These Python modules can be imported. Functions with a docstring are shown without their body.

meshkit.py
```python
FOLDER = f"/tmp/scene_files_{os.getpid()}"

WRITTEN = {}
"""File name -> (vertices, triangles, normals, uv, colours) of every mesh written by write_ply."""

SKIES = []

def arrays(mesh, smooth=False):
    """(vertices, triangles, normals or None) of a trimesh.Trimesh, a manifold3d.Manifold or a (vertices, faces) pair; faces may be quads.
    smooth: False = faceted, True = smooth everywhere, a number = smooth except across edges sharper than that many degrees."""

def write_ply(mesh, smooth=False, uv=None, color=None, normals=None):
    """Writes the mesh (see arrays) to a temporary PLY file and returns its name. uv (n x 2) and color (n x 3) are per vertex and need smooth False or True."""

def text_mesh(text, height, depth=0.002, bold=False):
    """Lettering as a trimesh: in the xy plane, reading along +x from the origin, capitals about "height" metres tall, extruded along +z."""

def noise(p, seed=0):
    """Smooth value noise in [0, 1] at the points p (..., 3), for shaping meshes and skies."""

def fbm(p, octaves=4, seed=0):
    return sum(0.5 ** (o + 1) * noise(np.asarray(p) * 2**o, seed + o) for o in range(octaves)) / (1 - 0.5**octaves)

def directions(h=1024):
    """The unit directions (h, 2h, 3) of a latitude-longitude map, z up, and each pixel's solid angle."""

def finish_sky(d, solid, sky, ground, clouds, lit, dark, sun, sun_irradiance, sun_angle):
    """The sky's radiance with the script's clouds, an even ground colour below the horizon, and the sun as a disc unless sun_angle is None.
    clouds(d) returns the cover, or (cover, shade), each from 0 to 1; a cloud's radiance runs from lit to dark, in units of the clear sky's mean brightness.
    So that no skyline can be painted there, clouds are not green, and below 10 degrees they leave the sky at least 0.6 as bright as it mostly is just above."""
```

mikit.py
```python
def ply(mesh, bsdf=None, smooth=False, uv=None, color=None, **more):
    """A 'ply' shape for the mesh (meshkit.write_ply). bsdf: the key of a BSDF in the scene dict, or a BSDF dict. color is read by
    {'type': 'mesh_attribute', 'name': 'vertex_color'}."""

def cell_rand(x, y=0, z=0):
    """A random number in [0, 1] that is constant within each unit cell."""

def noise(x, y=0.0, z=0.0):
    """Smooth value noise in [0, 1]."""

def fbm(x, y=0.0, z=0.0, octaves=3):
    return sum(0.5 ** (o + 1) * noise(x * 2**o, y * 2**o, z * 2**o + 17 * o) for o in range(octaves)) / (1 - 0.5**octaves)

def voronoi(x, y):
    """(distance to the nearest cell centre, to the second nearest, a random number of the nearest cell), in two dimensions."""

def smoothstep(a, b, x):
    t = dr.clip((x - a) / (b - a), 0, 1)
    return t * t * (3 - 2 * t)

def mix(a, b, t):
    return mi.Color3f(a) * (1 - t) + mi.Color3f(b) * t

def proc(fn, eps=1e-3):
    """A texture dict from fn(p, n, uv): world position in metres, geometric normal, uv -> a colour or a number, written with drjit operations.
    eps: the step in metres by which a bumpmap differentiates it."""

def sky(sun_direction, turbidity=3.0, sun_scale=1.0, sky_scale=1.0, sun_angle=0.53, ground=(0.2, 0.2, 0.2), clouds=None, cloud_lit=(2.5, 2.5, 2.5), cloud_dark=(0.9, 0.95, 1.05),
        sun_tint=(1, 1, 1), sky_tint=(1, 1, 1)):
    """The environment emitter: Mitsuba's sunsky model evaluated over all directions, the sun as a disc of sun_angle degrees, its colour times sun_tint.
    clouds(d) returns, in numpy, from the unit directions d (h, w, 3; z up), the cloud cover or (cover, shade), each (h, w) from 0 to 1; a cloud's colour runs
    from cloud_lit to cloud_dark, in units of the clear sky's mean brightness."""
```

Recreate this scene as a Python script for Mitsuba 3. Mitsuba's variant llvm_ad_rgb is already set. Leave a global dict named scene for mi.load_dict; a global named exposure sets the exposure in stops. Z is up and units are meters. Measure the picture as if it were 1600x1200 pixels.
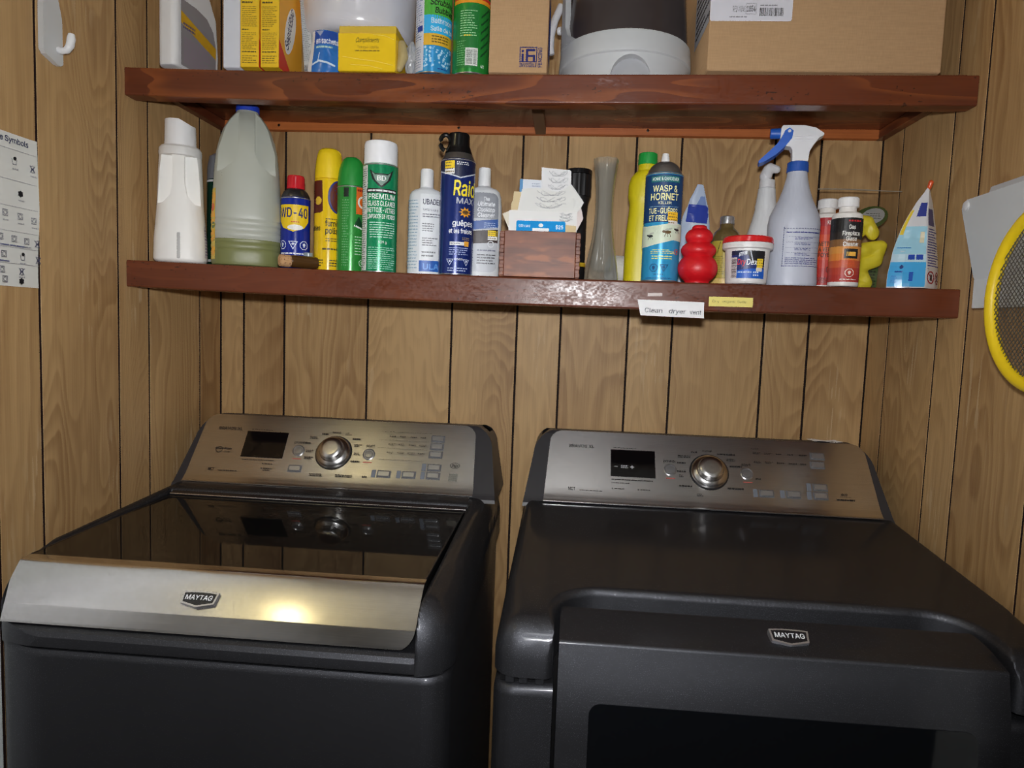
import math, random
import numpy as np
import trimesh, shapely
import shapely.geometry as sg
from shapely import affinity
from scipy.spatial import Delaunay
import drjit as dr
import mitsuba as mi
import manifold3d as m3
import mikit, meshkit
from mikit import proc, noise, fbm, cell_rand, smoothstep, mix

T = mi.ScalarTransform4f
scene, labels = {}, {}
random.seed(7)
RNG = np.random.default_rng(7)

# ------------------------------------------------------------------ camera
CAM = np.array([0.8429, -1.6337, 1.310])
_yaw, _pitch, _roll = -0.0766, -0.0834, 0.0366
_fw = np.array([math.sin(_yaw) * math.cos(_pitch), math.cos(_yaw) * math.cos(_pitch), math.sin(_pitch)])
_r0 = np.array([math.cos(_yaw), -math.sin(_yaw), 0.0])
_u0 = np.cross(_r0, _fw)
_up = -_r0 * math.sin(_roll) + _u0 * math.cos(_roll)
scene['camera'] = {'type': 'perspective', 'fov': math.degrees(2 * math.atan(800 / 1081.83)), 'fov_axis': 'x', 'near_clip': 0.02,
                   'to_world': T().look_at(origin=CAM.tolist(), target=(CAM + _fw).tolist(), up=_up.tolist())}
exposure = 0.0

# ------------------------------------------------------------------ light: the camera's flash, an unseen lamp added as fill, a warm bulb outside the alcove
FLASH_RADIANCE = (3250.0, 3260.0, 3290.0)
FILL_LAMP_RADIANCE = (17.0, 17.2, 17.8)
BULB_RADIANCE = (44.0, 36.0, 17.5)


def lin(c):
    c = np.asarray(c, float) / 255.0
    return np.where(c <= 0.04045, c / 12.92, ((c + 0.055) / 1.055) ** 2.4)


# ------------------------------------------------------------------ materials
def tw(b):
    return {'type': 'twosided', 'bsdf': b}


VC = {'type': 'mesh_attribute', 'name': 'vertex_color'}
scene['matte'] = tw({'type': 'principled', 'base_color': VC, 'roughness': 0.85, 'specular': 0.25})
scene['satin'] = tw({'type': 'principled', 'base_color': VC, 'roughness': 0.42, 'specular': 0.5})
scene['gloss'] = tw({'type': 'principled', 'base_color': VC, 'roughness': 0.2, 'specular': 0.55})
scene['mirror_gloss'] = tw({'type': 'principled', 'base_color': VC, 'roughness': 0.06, 'specular': 0.6})
scene['can_metal'] = tw({'type': 'principled', 'base_color': VC, 'roughness': 0.28, 'metallic': 0.85, 'specular': 0.5})
scene['lacquer_tin'] = tw({'type': 'principled', 'base_color': VC, 'roughness': 0.24, 'metallic': 0.25, 'specular': 0.6})
scene['chrome'] = tw({'type': 'roughconductor', 'material': 'none', 'specular_reflectance': {'type': 'rgb', 'value': (0.72, 0.71, 0.70)}, 'distribution': 'ggx', 'alpha': 0.06})
scene['glass_sheet'] = {'type': 'thindielectric', 'int_ior': 1.5, 'ext_ior': 1.0}
scene['haze_painted_light'] = tw({'type': 'principled', 'base_color': {'type': 'rgb', 'value': (0.40, 0.41, 0.37)}, 'roughness': 0.12, 'specular': 0.9})  # milky haze, its grey also standing in for light through the glass
scene['clear_glass'] = {'type': 'blendbsdf', 'weight': 0.16, 'a': {'type': 'ref', 'id': 'glass_sheet'}, 'b': {'type': 'ref', 'id': 'haze_painted_light'}}
scene['clear_film'] = {'type': 'thindielectric', 'int_ior': 1.45, 'ext_ior': 1.0}


def appliance(p, n, uv):
    f = noise(p.x * 1800, p.y * 1800, p.z * 1800)
    return mix((0.105, 0.108, 0.122), (0.50, 0.52, 0.58), smoothstep(0.70, 0.98, f))


scene['slate_flake'] = {'type': 'roughconductor', 'material': 'none', 'specular_reflectance': proc(appliance), 'distribution': 'ggx', 'alpha': 0.32}
scene['slate_lacquer'] = {'type': 'roughplastic', 'diffuse_reflectance': {'type': 'rgb', 'value': (0.010, 0.010, 0.011)}, 'int_ior': 1.40, 'alpha': 0.015, 'distribution': 'ggx'}
scene['slate_paint'] = tw({'type': 'blendbsdf', 'weight': 0.40, 'a': {'type': 'ref', 'id': 'slate_flake'}, 'b': {'type': 'ref', 'id': 'slate_lacquer'}})
scene['lid_glass'] = tw({'type': 'principled', 'base_color': {'type': 'rgb', 'value': (0.006, 0.006, 0.006)}, 'roughness': 0.03, 'specular': 0.25})


def brushed(p, n, uv):
    s = noise(uv.x * 9, uv.y * 2600) * 0.6 + noise(uv.x * 40, uv.y * 900) * 0.4
    return mix((0.68, 0.67, 0.66), (0.84, 0.83, 0.82), s)


scene['brushed_steel'] = tw({'type': 'roughconductor', 'material': 'none', 'specular_reflectance': proc(brushed), 'distribution': 'ggx', 'alpha_u': 0.05, 'alpha_v': 0.125})
scene['rolled_steel'] = tw({'type': 'roughconductor', 'material': 'none', 'specular_reflectance': proc(brushed), 'distribution': 'ggx', 'alpha_u': 0.025, 'alpha_v': 0.045})


def panel_wood(p, n, uv):
    """Printed plain-sawn veneer: uv = (10 * plank number + metres across, metres up)."""
    groove = uv.y > 500
    k = dr.floor(uv.x / 10 + 0.5)
    x = uv.x - k * 10
    r1, r2, r3, r4 = cell_rand(k, 1), cell_rand(k, 2), cell_rand(k, 3), cell_rand(k, 4)
    s = uv.y + r1 * 9
    d = x - (r2 - 0.5) * 0.16
    wob = fbm(x * 7 + r3 * 40, s * 1.5 + r1 * 13, 0.0, 4) - 0.5
    wave = noise(x * 26 + r3 * 9, s * 7 + r2 * 5, 2.0) - 0.5
    h = s * (0.5 + 0.6 * r1) + d * d * (10 + 90 * r3 * r3) * dr.select(r4 > 0.5, 1.0, -1.0) + x * (r2 - 0.5) * 3 + wob * (0.9 + 1.2 * r2) + wave * 0.16 * r4
    f = h * (5 + 9 * r4)
    t = f - dr.floor(f)
    ring = smoothstep(0.0, 0.75, t) * (1 - smoothstep(0.82, 1.0, t))
    ring = ring * (0.35 + 0.65 * cell_rand(dr.floor(f), k, 6))
    fibre = noise(x * 620, s * 16) * 0.55 + noise(x * 190, s * 4) * 0.45
    blotch = fbm(x * 7 + r2 * 30, s * 1.3, 3.0, 3)
    tone = 0.22 + 0.50 * ring * (0.35 + 0.65 * noise(x * 14, s * 2.2, 5.0)) + 0.34 * (fibre - 0.5) + 0.75 * (blotch - 0.45) + 0.22 * (r3 - 0.5)
    c = mix((0.510, 0.328, 0.150), (0.225, 0.110, 0.040), dr.clip(tone, 0, 1))
    worn = smoothstep(0.66, 0.8, noise(x * 260 + 3, s * 22, 7.0)) * smoothstep(0.62, 0.8, fbm(x * 9, s * 3 + 4, 9.0, 3))
    return dr.select(groove, mi.Color3f(0.020, 0.010, 0.008), mix(c, (0.60, 0.45, 0.27), worn * 0.5))


scene['panel_wood'] = tw({'type': 'principled', 'base_color': proc(panel_wood), 'roughness': 0.5, 'specular': 0.3})


def shelf_wood(p, n, uv):
    """Red-brown stained board, darker and lighter where the stain took unevenly: uv = metres along, metres across."""
    a = fbm(uv.x * 3.1, uv.y * 13, 1.0, 4)
    g = noise(uv.x * 9, uv.y * 520) * 0.5 + noise(uv.x * 30, uv.y * 1300) * 0.5
    c = mix((0.090, 0.023, 0.010), (0.138, 0.035, 0.014), dr.clip((a - 0.3) * 2.2 + (g - 0.5) * 0.5, 0, 1))
    b = fbm(uv.x * 2.2 + 7, uv.y * 16, 5.0, 3) * 7
    t = b - dr.floor(b)
    edge = smoothstep(0.55, 0.96, t) * (1 - smoothstep(0.97, 1.0, t)) * smoothstep(0.42, 0.62, fbm(uv.x * 2.6, uv.y * 4, 8.0, 2))
    c = mix(c, (0.27, 0.078, 0.022), edge * dr.select(p.z > 1.6, 0.6, 0.12))
    chip = smoothstep(0.86, 0.9, noise(uv.x * 210, uv.y * 330, 2.0)) * smoothstep(0.6, 0.7, noise(uv.x * 14, uv.y * 40, 4.0))
    return mix(c, (0.035, 0.014, 0.010), chip * 0.8)


def shelf_rough(p, n, uv):
    return 0.17 + 0.22 * noise(uv.x * 260, uv.y * 420) + 0.15 * noise(uv.x * 30, uv.y * 60)


scene['shelf_wood'] = tw({'type': 'principled', 'base_color': proc(shelf_wood), 'roughness': proc(shelf_rough), 'specular': 0.42})


def cleat_wood(p, n, uv):
    g = noise(uv.x * 5, uv.y * 500) * 0.6 + fbm(uv.x * 4, uv.y * 22, 2.0, 3) * 0.6
    return mix((0.50, 0.155, 0.036), (0.33, 0.085, 0.022), dr.clip(g, 0, 1))


scene['cleat_wood'] = tw({'type': 'principled', 'base_color': proc(cleat_wood), 'roughness': 0.5, 'specular': 0.35})


def box_wood(p, n, uv):
    g = fbm(p.x * 16, p.y * 16, p.z * 60, 4)
    s = noise(p.x * 12, p.y * 30, p.z * 700)
    c = mix((0.20, 0.060, 0.026), (0.085, 0.026, 0.014), dr.clip(g * 1.9 - 0.55 + (s - 0.5) * 0.35, 0, 1))
    return mix(c, (0.33, 0.105, 0.034), smoothstep(0.58, 0.75, fbm(p.x * 24 + 5, p.y * 9, p.z * 55, 3)) * 0.7)


scene['box_wood'] = tw({'type': 'principled', 'base_color': proc(box_wood), 'roughness': 0.45, 'specular': 0.4})


def cardboard(p, n, uv):
    g = noise(p.x * 900, p.y * 900, p.z * 120) * 0.5 + noise(p.x * 60, p.y * 60, p.z * 420) * 0.5
    return mix((0.50, 0.325, 0.178), (0.42, 0.262, 0.138), g)


scene['cardboard'] = tw({'type': 'principled', 'base_color': proc(cardboard), 'roughness': 0.9, 'specular': 0.2})


def cork_colour(p, n, uv):
    g = noise(p.x * 520, p.y * 520, p.z * 520)
    return mix((0.50, 0.29, 0.14), (0.20, 0.09, 0.04), smoothstep(0.6, 0.85, g))


scene['cork'] = tw({'type': 'principled', 'base_color': proc(cork_colour), 'roughness': 0.9})

# ------------------------------------------------------------------ helpers: meshes
def tri(mesh):
    if isinstance(mesh, trimesh.Trimesh):
        return mesh
    v, f, _ = meshkit.arrays(mesh)
    return trimesh.Trimesh(v, f, process=False)


def cat(*ms):
    return trimesh.util.concatenate([tri(m) for m in ms])


def shape(mesh, bsdf, color=None, smooth=32, uv=None):
    v, f, n = meshkit.arrays(mesh, smooth)
    if callable(uv):
        uv = uv(v)
    col = None if color is None else np.tile(lin(color), (len(v), 1))
    path = meshkit.write_ply((v, f), False, uv, col, normals=n)
    return {'type': 'ply', 'filename': path, 'face_normals': n is None, 'bsdf': {'type': 'ref', 'id': bsdf}}


def fresh(key):
    if key not in scene:
        return key
    i = 1
    while f'{key}_{i:03d}' in scene:
        i += 1
    return f'{key}_{i:03d}'


def fresh_thing(name):
    used = {k.split('__')[0] for k in list(scene) + list(labels)}
    if name not in used:
        return name
    i = 1
    while f'{name}_{i:03d}' in used:
        i += 1
    return f'{name}_{i:03d}'


class Thing:
    """A top-level object; its parts are placed by one rigid transform (position, turn about z in degrees, optional tilt)."""

    def __init__(self, name, label=None, category=None, group=None, pos=(0, 0, 0), turn=0.0, kind=None, tilt=None, scale=1.0):
        self.key = fresh_thing(name)
        d = {}
        if label:
            d['label'] = label
        if category:
            d['category'] = category
        if group:
            d['group'] = group
        if kind:
            d['kind'] = kind
        labels[self.key] = d
        self.M = trimesh.transformations.translation_matrix(pos) @ trimesh.transformations.rotation_matrix(math.radians(turn), [0, 0, 1])
        if scale != 1.0:
            self.M = self.M @ np.diag([scale, scale, scale, 1.0])
        if tilt:
            self.M = self.M @ trimesh.transformations.rotation_matrix(math.radians(tilt[0]), tilt[1])

    def part(self, name, mesh, bsdf='satin', color=None, smooth=32, uv=None, label=None, parent=None, kind=None):
        key = fresh((parent or self.key) + '__' + name) if name else self.key
        m = tri(mesh).copy()
        m.apply_transform(self.M)
        scene[key] = shape(m, bsdf, color, smooth, uv)
        if label or kind:
            labels[key] = labels.get(key, {})
            if label:
                labels[key]['label'] = label
            if kind:
                labels[key]['kind'] = kind
        return key


def ring(a, b=None, e=2.0, N=44, cx=0.0, cy=0.0):
    b = a if b is None else b
    t = np.arange(N) / N * 2 * np.pi
    s, c = np.sin(t), np.cos(t)
    return np.stack([cx + a * np.sign(s) * np.abs(s) ** (2 / e), cy - b * np.sign(c) * np.abs(c) ** (2 / e)], 1)


def rrect(x0, x1, y0, y1, r, n=7):
    """Rounded rectangle ring, counterclockwise, the same number of points for any size."""
    r = max(min(r, (x1 - x0) / 2 - 1e-5, (y1 - y0) / 2 - 1e-5), 1e-5)
    out = []
    for cx, cy, a0 in ((x1 - r, y0 + r, -90), (x1 - r, y1 - r, 0), (x0 + r, y1 - r, 90), (x0 + r, y0 + r, 180)):
        for k in range(n):
            a = math.radians(a0 + 90 * k / (n - 1))
            out.append((cx + r * math.cos(a), cy + r * math.sin(a)))
    return np.array(out)


def stack(rings, closed=True):
    """Loft through 3-D rings of equal length, capped at both ends."""
    R = np.asarray(rings, float)
    K, N = R.shape[:2]
    v = R.reshape(-1, 3)
    i, k = np.meshgrid(np.arange(N), np.arange(K - 1))
    a, b = k * N + i, k * N + (i + 1) % N
    f = [np.stack([a, b, b + N], -1).reshape(-1, 3), np.stack([a, b + N, a + N], -1).reshape(-1, 3)]
    if closed:
        v = np.vstack([v, R[0].mean(0), R[-1].mean(0)])
        j = np.arange(N)
        f += [np.stack([np.full(N, K * N), (j + 1) % N, j], 1), np.stack([np.full(N, K * N + 1), (K - 1) * N + j, (K - 1) * N + (j + 1) % N], 1)]
    m = trimesh.Trimesh(v, np.vstack(f), process=False)
    return m


def flat(r2, z):
    return np.column_stack([r2, np.full(len(r2), z)])


class Form:
    """Lofted upright form. secs: (z, a[, b[, e[, cx[, cy]]]]); its front is -y. at(s, t, off) maps label metres onto it."""

    def __init__(self, secs, N=44):
        S = []
        for q in secs:
            q = list(q) + [None] * (6 - len(q))
            z, a, b, e, cx, cy = q
            S.append((z, a, a if b is None else b, e or 2.0, cx or 0.0, cy or 0.0))
        self.S, self.N = S, N
        self.R = np.array([flat(ring(max(a, 1e-4), max(b, 1e-4), e, N, cx, cy), z) for z, a, b, e, cx, cy in S])

    def mesh(self):
        return stack(self.R)

    def at(self, s, t, off):
        s, t = np.asarray(s, float), np.asarray(t, float)
        z = self.R[:, 0, 2]
        k = np.clip(np.searchsorted(z, t, 'right') - 1, 0, len(z) - 2)
        w = np.clip((t - z[k]) / np.maximum(z[k + 1] - z[k], 1e-9), 0, 1)
        out, tan = np.zeros((len(s), 2)), np.zeros((len(s), 2))

        def walk(kk, ss):
            loop = np.vstack([self.R[kk, :, :2], self.R[kk, :1, :2]])
            L = np.concatenate([[0], np.cumsum(np.linalg.norm(np.diff(loop, axis=0), axis=1))])
            q = np.mod(ss, L[-1])
            return np.stack([np.interp(q, L, loop[:, 0]), np.interp(q, L, loop[:, 1])], 1)

        for kk in np.unique(k):
            m = k == kk
            for ds, dst in ((0, out), (0.0008, tan)):
                dst[m] = walk(kk, s[m] + ds) * (1 - w[m])[:, None] + walk(kk + 1, s[m] + ds) * w[m][:, None]
        d = tan - out
        d /= np.linalg.norm(d, axis=1, keepdims=True) + 1e-12
        n = np.stack([d[:, 1], -d[:, 0]], 1)
        p = out + n * off
        return np.column_stack([p, t])


class Plane:
    """Label metres onto a flat face: origin, direction of s, direction of t."""

    def __init__(self, o, es, et):
        self.o, self.es, self.et = (np.asarray(q, float) for q in (o, es, et))
        self.es, self.et = self.es / np.linalg.norm(self.es), self.et / np.linalg.norm(self.et)
        self.n = np.cross(self.es, self.et)

    def at(self, s, t, off):
        return self.o + np.outer(s, self.es) + np.outer(t, self.et) + self.n * off


_TXT = {}


def text2d(txt, bold=True):
    if (txt, bold) not in _TXT:
        m = meshkit.text_mesh(txt, 1.0, 0.01, bold)
        top = m.face_normals[:, 2] > 0.5
        v, f = m.vertices[:, :2], m.faces[top]
        u, inv = np.unique(f, return_inverse=True)
        v, f = v[u], inv.reshape(-1, 3)
        _TXT[txt, bold] = (v - [(v[:, 0].min() + v[:, 0].max()) / 2, 0], f)
    return _TXT[txt, bold]


def tri2d(poly):
    vs, fs, n = [], [], 0
    for g in getattr(poly, 'geoms', [poly]):
        if g.is_empty or g.area < 1e-12:
            continue
        v, f = trimesh.creation.triangulate_polygon(g, engine='earcut')
        vs.append(np.asarray(v)[:, :2]); fs.append(np.asarray(f) + n); n += len(v)
    return np.vstack(vs), np.vstack(fs)


def ellipse(cx, cy, a, b, n=24):
    t = np.arange(n) / n * 2 * np.pi
    return sg.Polygon(np.stack([cx + a * np.cos(t), cy + b * np.sin(t)], 1))


def circle_ring(cx, cy, r, w):
    return ellipse(cx, cy, r, r).difference(ellipse(cx, cy, r - w, r - w))


MANY = ('fine_print', 'barcode', 'rule', 'red_mark', 'display_mark', 'energy_mark', 'hazard_symbol', 'pattern')


class Print:
    """Flat print on a surface: thin layers of one colour each, every layer slightly above the one before."""

    def __init__(self, thing, surf, parent=None, bsdf='satin', curved=True, base=0.0003, step=0.00008):
        self.thing, self.surf, self.parent, self.bsdf, self.curved = thing, surf, parent, bsdf, curved
        self.base, self.step, self.n, self.bag = base, step, 0, {}

    def put(self, v, f, color, name, order=True):
        if order:
            self.n += 1
        v = np.asarray(v, float); f = np.asarray(f)
        a = v[f]
        area = np.cross(a[:, 1] - a[:, 0], a[:, 2] - a[:, 0]) if v.shape[1] == 2 else 1
        f = np.where((area < 0)[:, None], f[:, ::-1], f)
        if self.curved:
            v3, f = trimesh.remesh.subdivide_to_size(np.column_stack([v, np.zeros(len(v))]), f, 0.006)
            v = v3[:, :2]
        p = self.surf.at(v[:, 0], v[:, 1], self.base + self.step * self.n)
        self.bag.setdefault((name, tuple(color), 0 if name in MANY else self.n), []).append(trimesh.Trimesh(p, f, process=False))
        return self

    def poly(self, poly, color, name='emblem'):
        if not isinstance(poly, shapely.Geometry):
            poly = sg.Polygon(poly)
        return self.put(*tri2d(poly), color, name)

    def rect(self, s0, t0, s1, t1, color, name='label_band'):
        return self.put([(s0, t0), (s1, t0), (s1, t1), (s0, t1)], [(0, 1, 2), (0, 2, 3)], color, name)

    def disc(self, s, t, r, color, name='emblem', rt=None):
        return self.poly(ellipse(s, t, r, rt or r), color, name)

    def text(self, txt, s, t, h, color, w=None, name='lettering', bold=True, slant=0.0, turn=0.0, align=0):
        v, f = text2d(txt, bold)
        v = v * h
        wide = v[:, 0].max() - v[:, 0].min()
        if w:
            v = v * [w / wide, 1]
            wide = w
        v = np.column_stack([v[:, 0] + slant * v[:, 1] + align * wide / 2, v[:, 1]])
        if turn:
            c, q = math.cos(math.radians(turn)), math.sin(math.radians(turn))
            v = v @ np.array([[c, q], [-q, c]])
        return self.put(v + [s, t], f, color, name)

    def lines(self, s0, t0, s1, t1, rows, color, name='fine_print', seed=1, fill=0.42, center=False):
        r = random.Random(seed)
        v, f = [], []
        dt = (t1 - t0) / rows
        for k in range(rows):
            y = t0 + dt * (k + 0.5)
            end = s1 - (s1 - s0) * r.choice((0, 0, 0.15, 0.3, 0.05))
            x = s0 + ((s1 - end) / 2 if center else 0)
            end = end - ((s1 - end) / 2 if center else 0)
            while x < end:
                w = min(r.uniform(0.05, 0.2) * (s1 - s0) + 0.0012, end - x)
                n = len(v)
                h = dt * fill
                v += [(x, y - h / 2), (x + w, y - h / 2), (x + w, y + h / 2), (x, y + h / 2)]
                f += [(n, n + 1, n + 2), (n, n + 2, n + 3)]
                x += w + 0.0012
        return self.put(v, f, color, name)

    def bars(self, s0, t0, s1, t1, color, upright=True, seed=3, name='barcode'):
        r = random.Random(seed)
        v, f, x = [], [], (s0 if upright else t0)
        end = s1 if upright else t1
        unit = (end - x) / 40
        while x < end - unit:
            w = unit * r.choice((0.6, 0.9, 1.5))
            n = len(v)
            v += [(x, t0), (x + w, t0), (x + w, t1), (x, t1)] if upright else [(s0, x), (s1, x), (s1, x + w), (s0, x + w)]
            f += [(n, n + 1, n + 2), (n, n + 2, n + 3)]
            x += w + unit * r.choice((0.7, 1.0, 1.6))
        return self.put(v, f, color, name)

    def done(self):
        for (name, color, _), ms in self.bag.items():
            self.thing.part(name, trimesh.util.concatenate(ms), self.bsdf, color, False, parent=self.parent, kind='stuff' if name in MANY else None)


def box(x0, x1, y0, y1, z0, z1, b=0.0):
    """A box with its edges bevelled by b."""
    if b <= 0:
        return trimesh.creation.box(bounds=[(x0, y0, z0), (x1, y1, z1)])
    r = [flat(rrect(x0 + q, x1 - q, y0 + q, y1 - q, b * 1.2 if q == 0 else b * 0.7, 3), z) for q, z in ((b, z0), (0, z0 + b), (0, z1 - b), (b, z1))]
    return stack(r)


def prism(poly, axis, a, b):
    """shapely polygon extruded from a to b; axis x: poly is (y, z); y: (x, z); z: (x, y)."""
    m = trimesh.creation.extrude_polygon(sg.Polygon(poly) if not isinstance(poly, shapely.Geometry) else poly, b - a, engine='earcut')
    v = m.vertices.copy()
    p, q, h = v[:, 0], v[:, 1], v[:, 2] + a
    if axis == 'x':
        m = trimesh.Trimesh(np.stack([h, p, q], 1), m.faces, process=True)
    elif axis == 'y':
        m = trimesh.Trimesh(np.stack([p, h, q], 1), m.faces[:, ::-1], process=True)
    else:
        m = trimesh.Trimesh(np.stack([p, q, h], 1), m.faces, process=True)
    return m


def man(m):
    m = tri(m).copy()
    m.merge_vertices()
    m.remove_unreferenced_vertices()
    return m3.Manifold(m3.Mesh(np.asarray(m.vertices, np.float32), np.asarray(m.faces, np.uint32)))


def demesh(M):
    q = M.to_mesh()
    return trimesh.Trimesh(q.vert_properties[:, :3], q.tri_verts, process=False)


def minus(a, *bs):
    A = man(a)
    for b in bs:
        A = A - man(b)
    return demesh(A)


def meet(a, b):
    return demesh(man(a) ^ man(b))


def tube(path, r, n=10, caps=True):
    P = np.asarray(path, float)
    r = np.broadcast_to(r, (len(P),))
    t = np.gradient(P, axis=0)
    t /= np.linalg.norm(t, axis=1, keepdims=True) + 1e-12
    ref = np.array([0, 0, 1.0]) if abs(t[:, 2]).mean() < 0.8 else np.array([1.0, 0, 0])
    a = np.cross(t, ref); a /= np.linalg.norm(a, axis=1, keepdims=True) + 1e-12
    b = np.cross(t, a)
    th = np.arange(n) / n * 2 * np.pi
    return stack([P[k] + r[k] * (np.cos(th)[:, None] * a[k] + np.sin(th)[:, None] * b[k]) for k in range(len(P))], caps)


def lathe(prof, N=44):
    return Form([(z, r) for z, r in prof], N).mesh()


def fillet(p, q, r_, rad, n=8):
    """Points of a round of radius rad at corner q of the profile p-q-r_."""
    p, q, r_ = (np.asarray(w, float) for w in (p, q, r_))
    a, b = (p - q) / np.linalg.norm(p - q), (r_ - q) / np.linalg.norm(r_ - q)
    half = math.acos(np.clip(a @ b, -1, 1)) / 2
    c = q + (a + b) / np.linalg.norm(a + b) * rad / math.sin(half)
    u, v = q + a * rad / math.tan(half) - c, q + b * rad / math.tan(half) - c
    w = math.acos(np.clip(u @ v / rad ** 2, -1, 1))
    return [tuple(c + (math.sin((1 - k / n) * w) * u + math.sin(k / n * w) * v) / math.sin(w)) for k in range(n + 1)]


def notch(poly, floor):
    """A cutter for a hollow seen from the front: outline (x, z), cut back to y = floor(z)."""
    pl = sg.Polygon(poly).buffer(-0.006).buffer(0.006)
    m = prism(pl, 'y', -0.2, 0.0)
    m = demesh(man(m).refine_to_length(0.012))
    v = m.vertices.copy()
    k = v[:, 1] > -0.1
    v[k, 1] = floor(v[k, 2]) + (v[k, 1]) * 0.3
    return trimesh.Trimesh(v, m.faces, process=False)


def turned(m, deg, axis, at=(0, 0, 0)):
    m = tri(m).copy()
    m.apply_transform(trimesh.transformations.rotation_matrix(math.radians(deg), axis, at))
    return m


def moved(m, d):
    m = tri(m).copy()
    m.apply_translation(d)
    return m


def blob(balls, links, edge=0.004, iters=8):
    """Hulls of spheres joined into one smooth body."""
    M = None
    for i, j in links:
        q = m3.Manifold.batch_hull([m3.Manifold.sphere(balls[k][1], 24).translate([float(w) for w in balls[k][0]]) for k in (i, j)])
        M = q if M is None else M + q
    m = demesh(M.refine_to_length(edge))
    m.merge_vertices()
    trimesh.smoothing.filter_taubin(m, iterations=iters)
    return m


def sheet(grid, th=0.0006):
    """A bent sheet with thickness from a (rows, cols, 3) grid."""
    G = np.asarray(grid, float)
    R, C = G.shape[:2]
    du, dv = np.gradient(G, axis=1), np.gradient(G, axis=0)
    n = np.cross(du, dv); n /= np.linalg.norm(n, axis=2, keepdims=True) + 1e-12
    A, B = (G + n * th / 2).reshape(-1, 3), (G - n * th / 2).reshape(-1, 3)
    i, j = np.meshgrid(np.arange(R - 1), np.arange(C - 1), indexing='ij')
    a = (i * C + j).ravel(); q = np.stack([a, a + 1, a + C + 1, a + C], 1)
    f = np.vstack([q[:, [0, 1, 2]], q[:, [0, 2, 3]]])
    K = R * C
    edge = [k for k in range(C)] + [r * C + C - 1 for r in range(1, R)] + [(R - 1) * C + k for k in range(C - 2, -1, -1)] + [r * C for r in range(R - 2, 0, -1)]
    e = np.array(edge); e2 = np.roll(e, -1)
    side = np.vstack([np.stack([e, e + K, e2 + K], 1), np.stack([e, e2 + K, e2], 1)])
    return trimesh.Trimesh(np.vstack([A, B]), np.vstack([f, f[:, ::-1] + K, side]), process=False)


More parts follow.
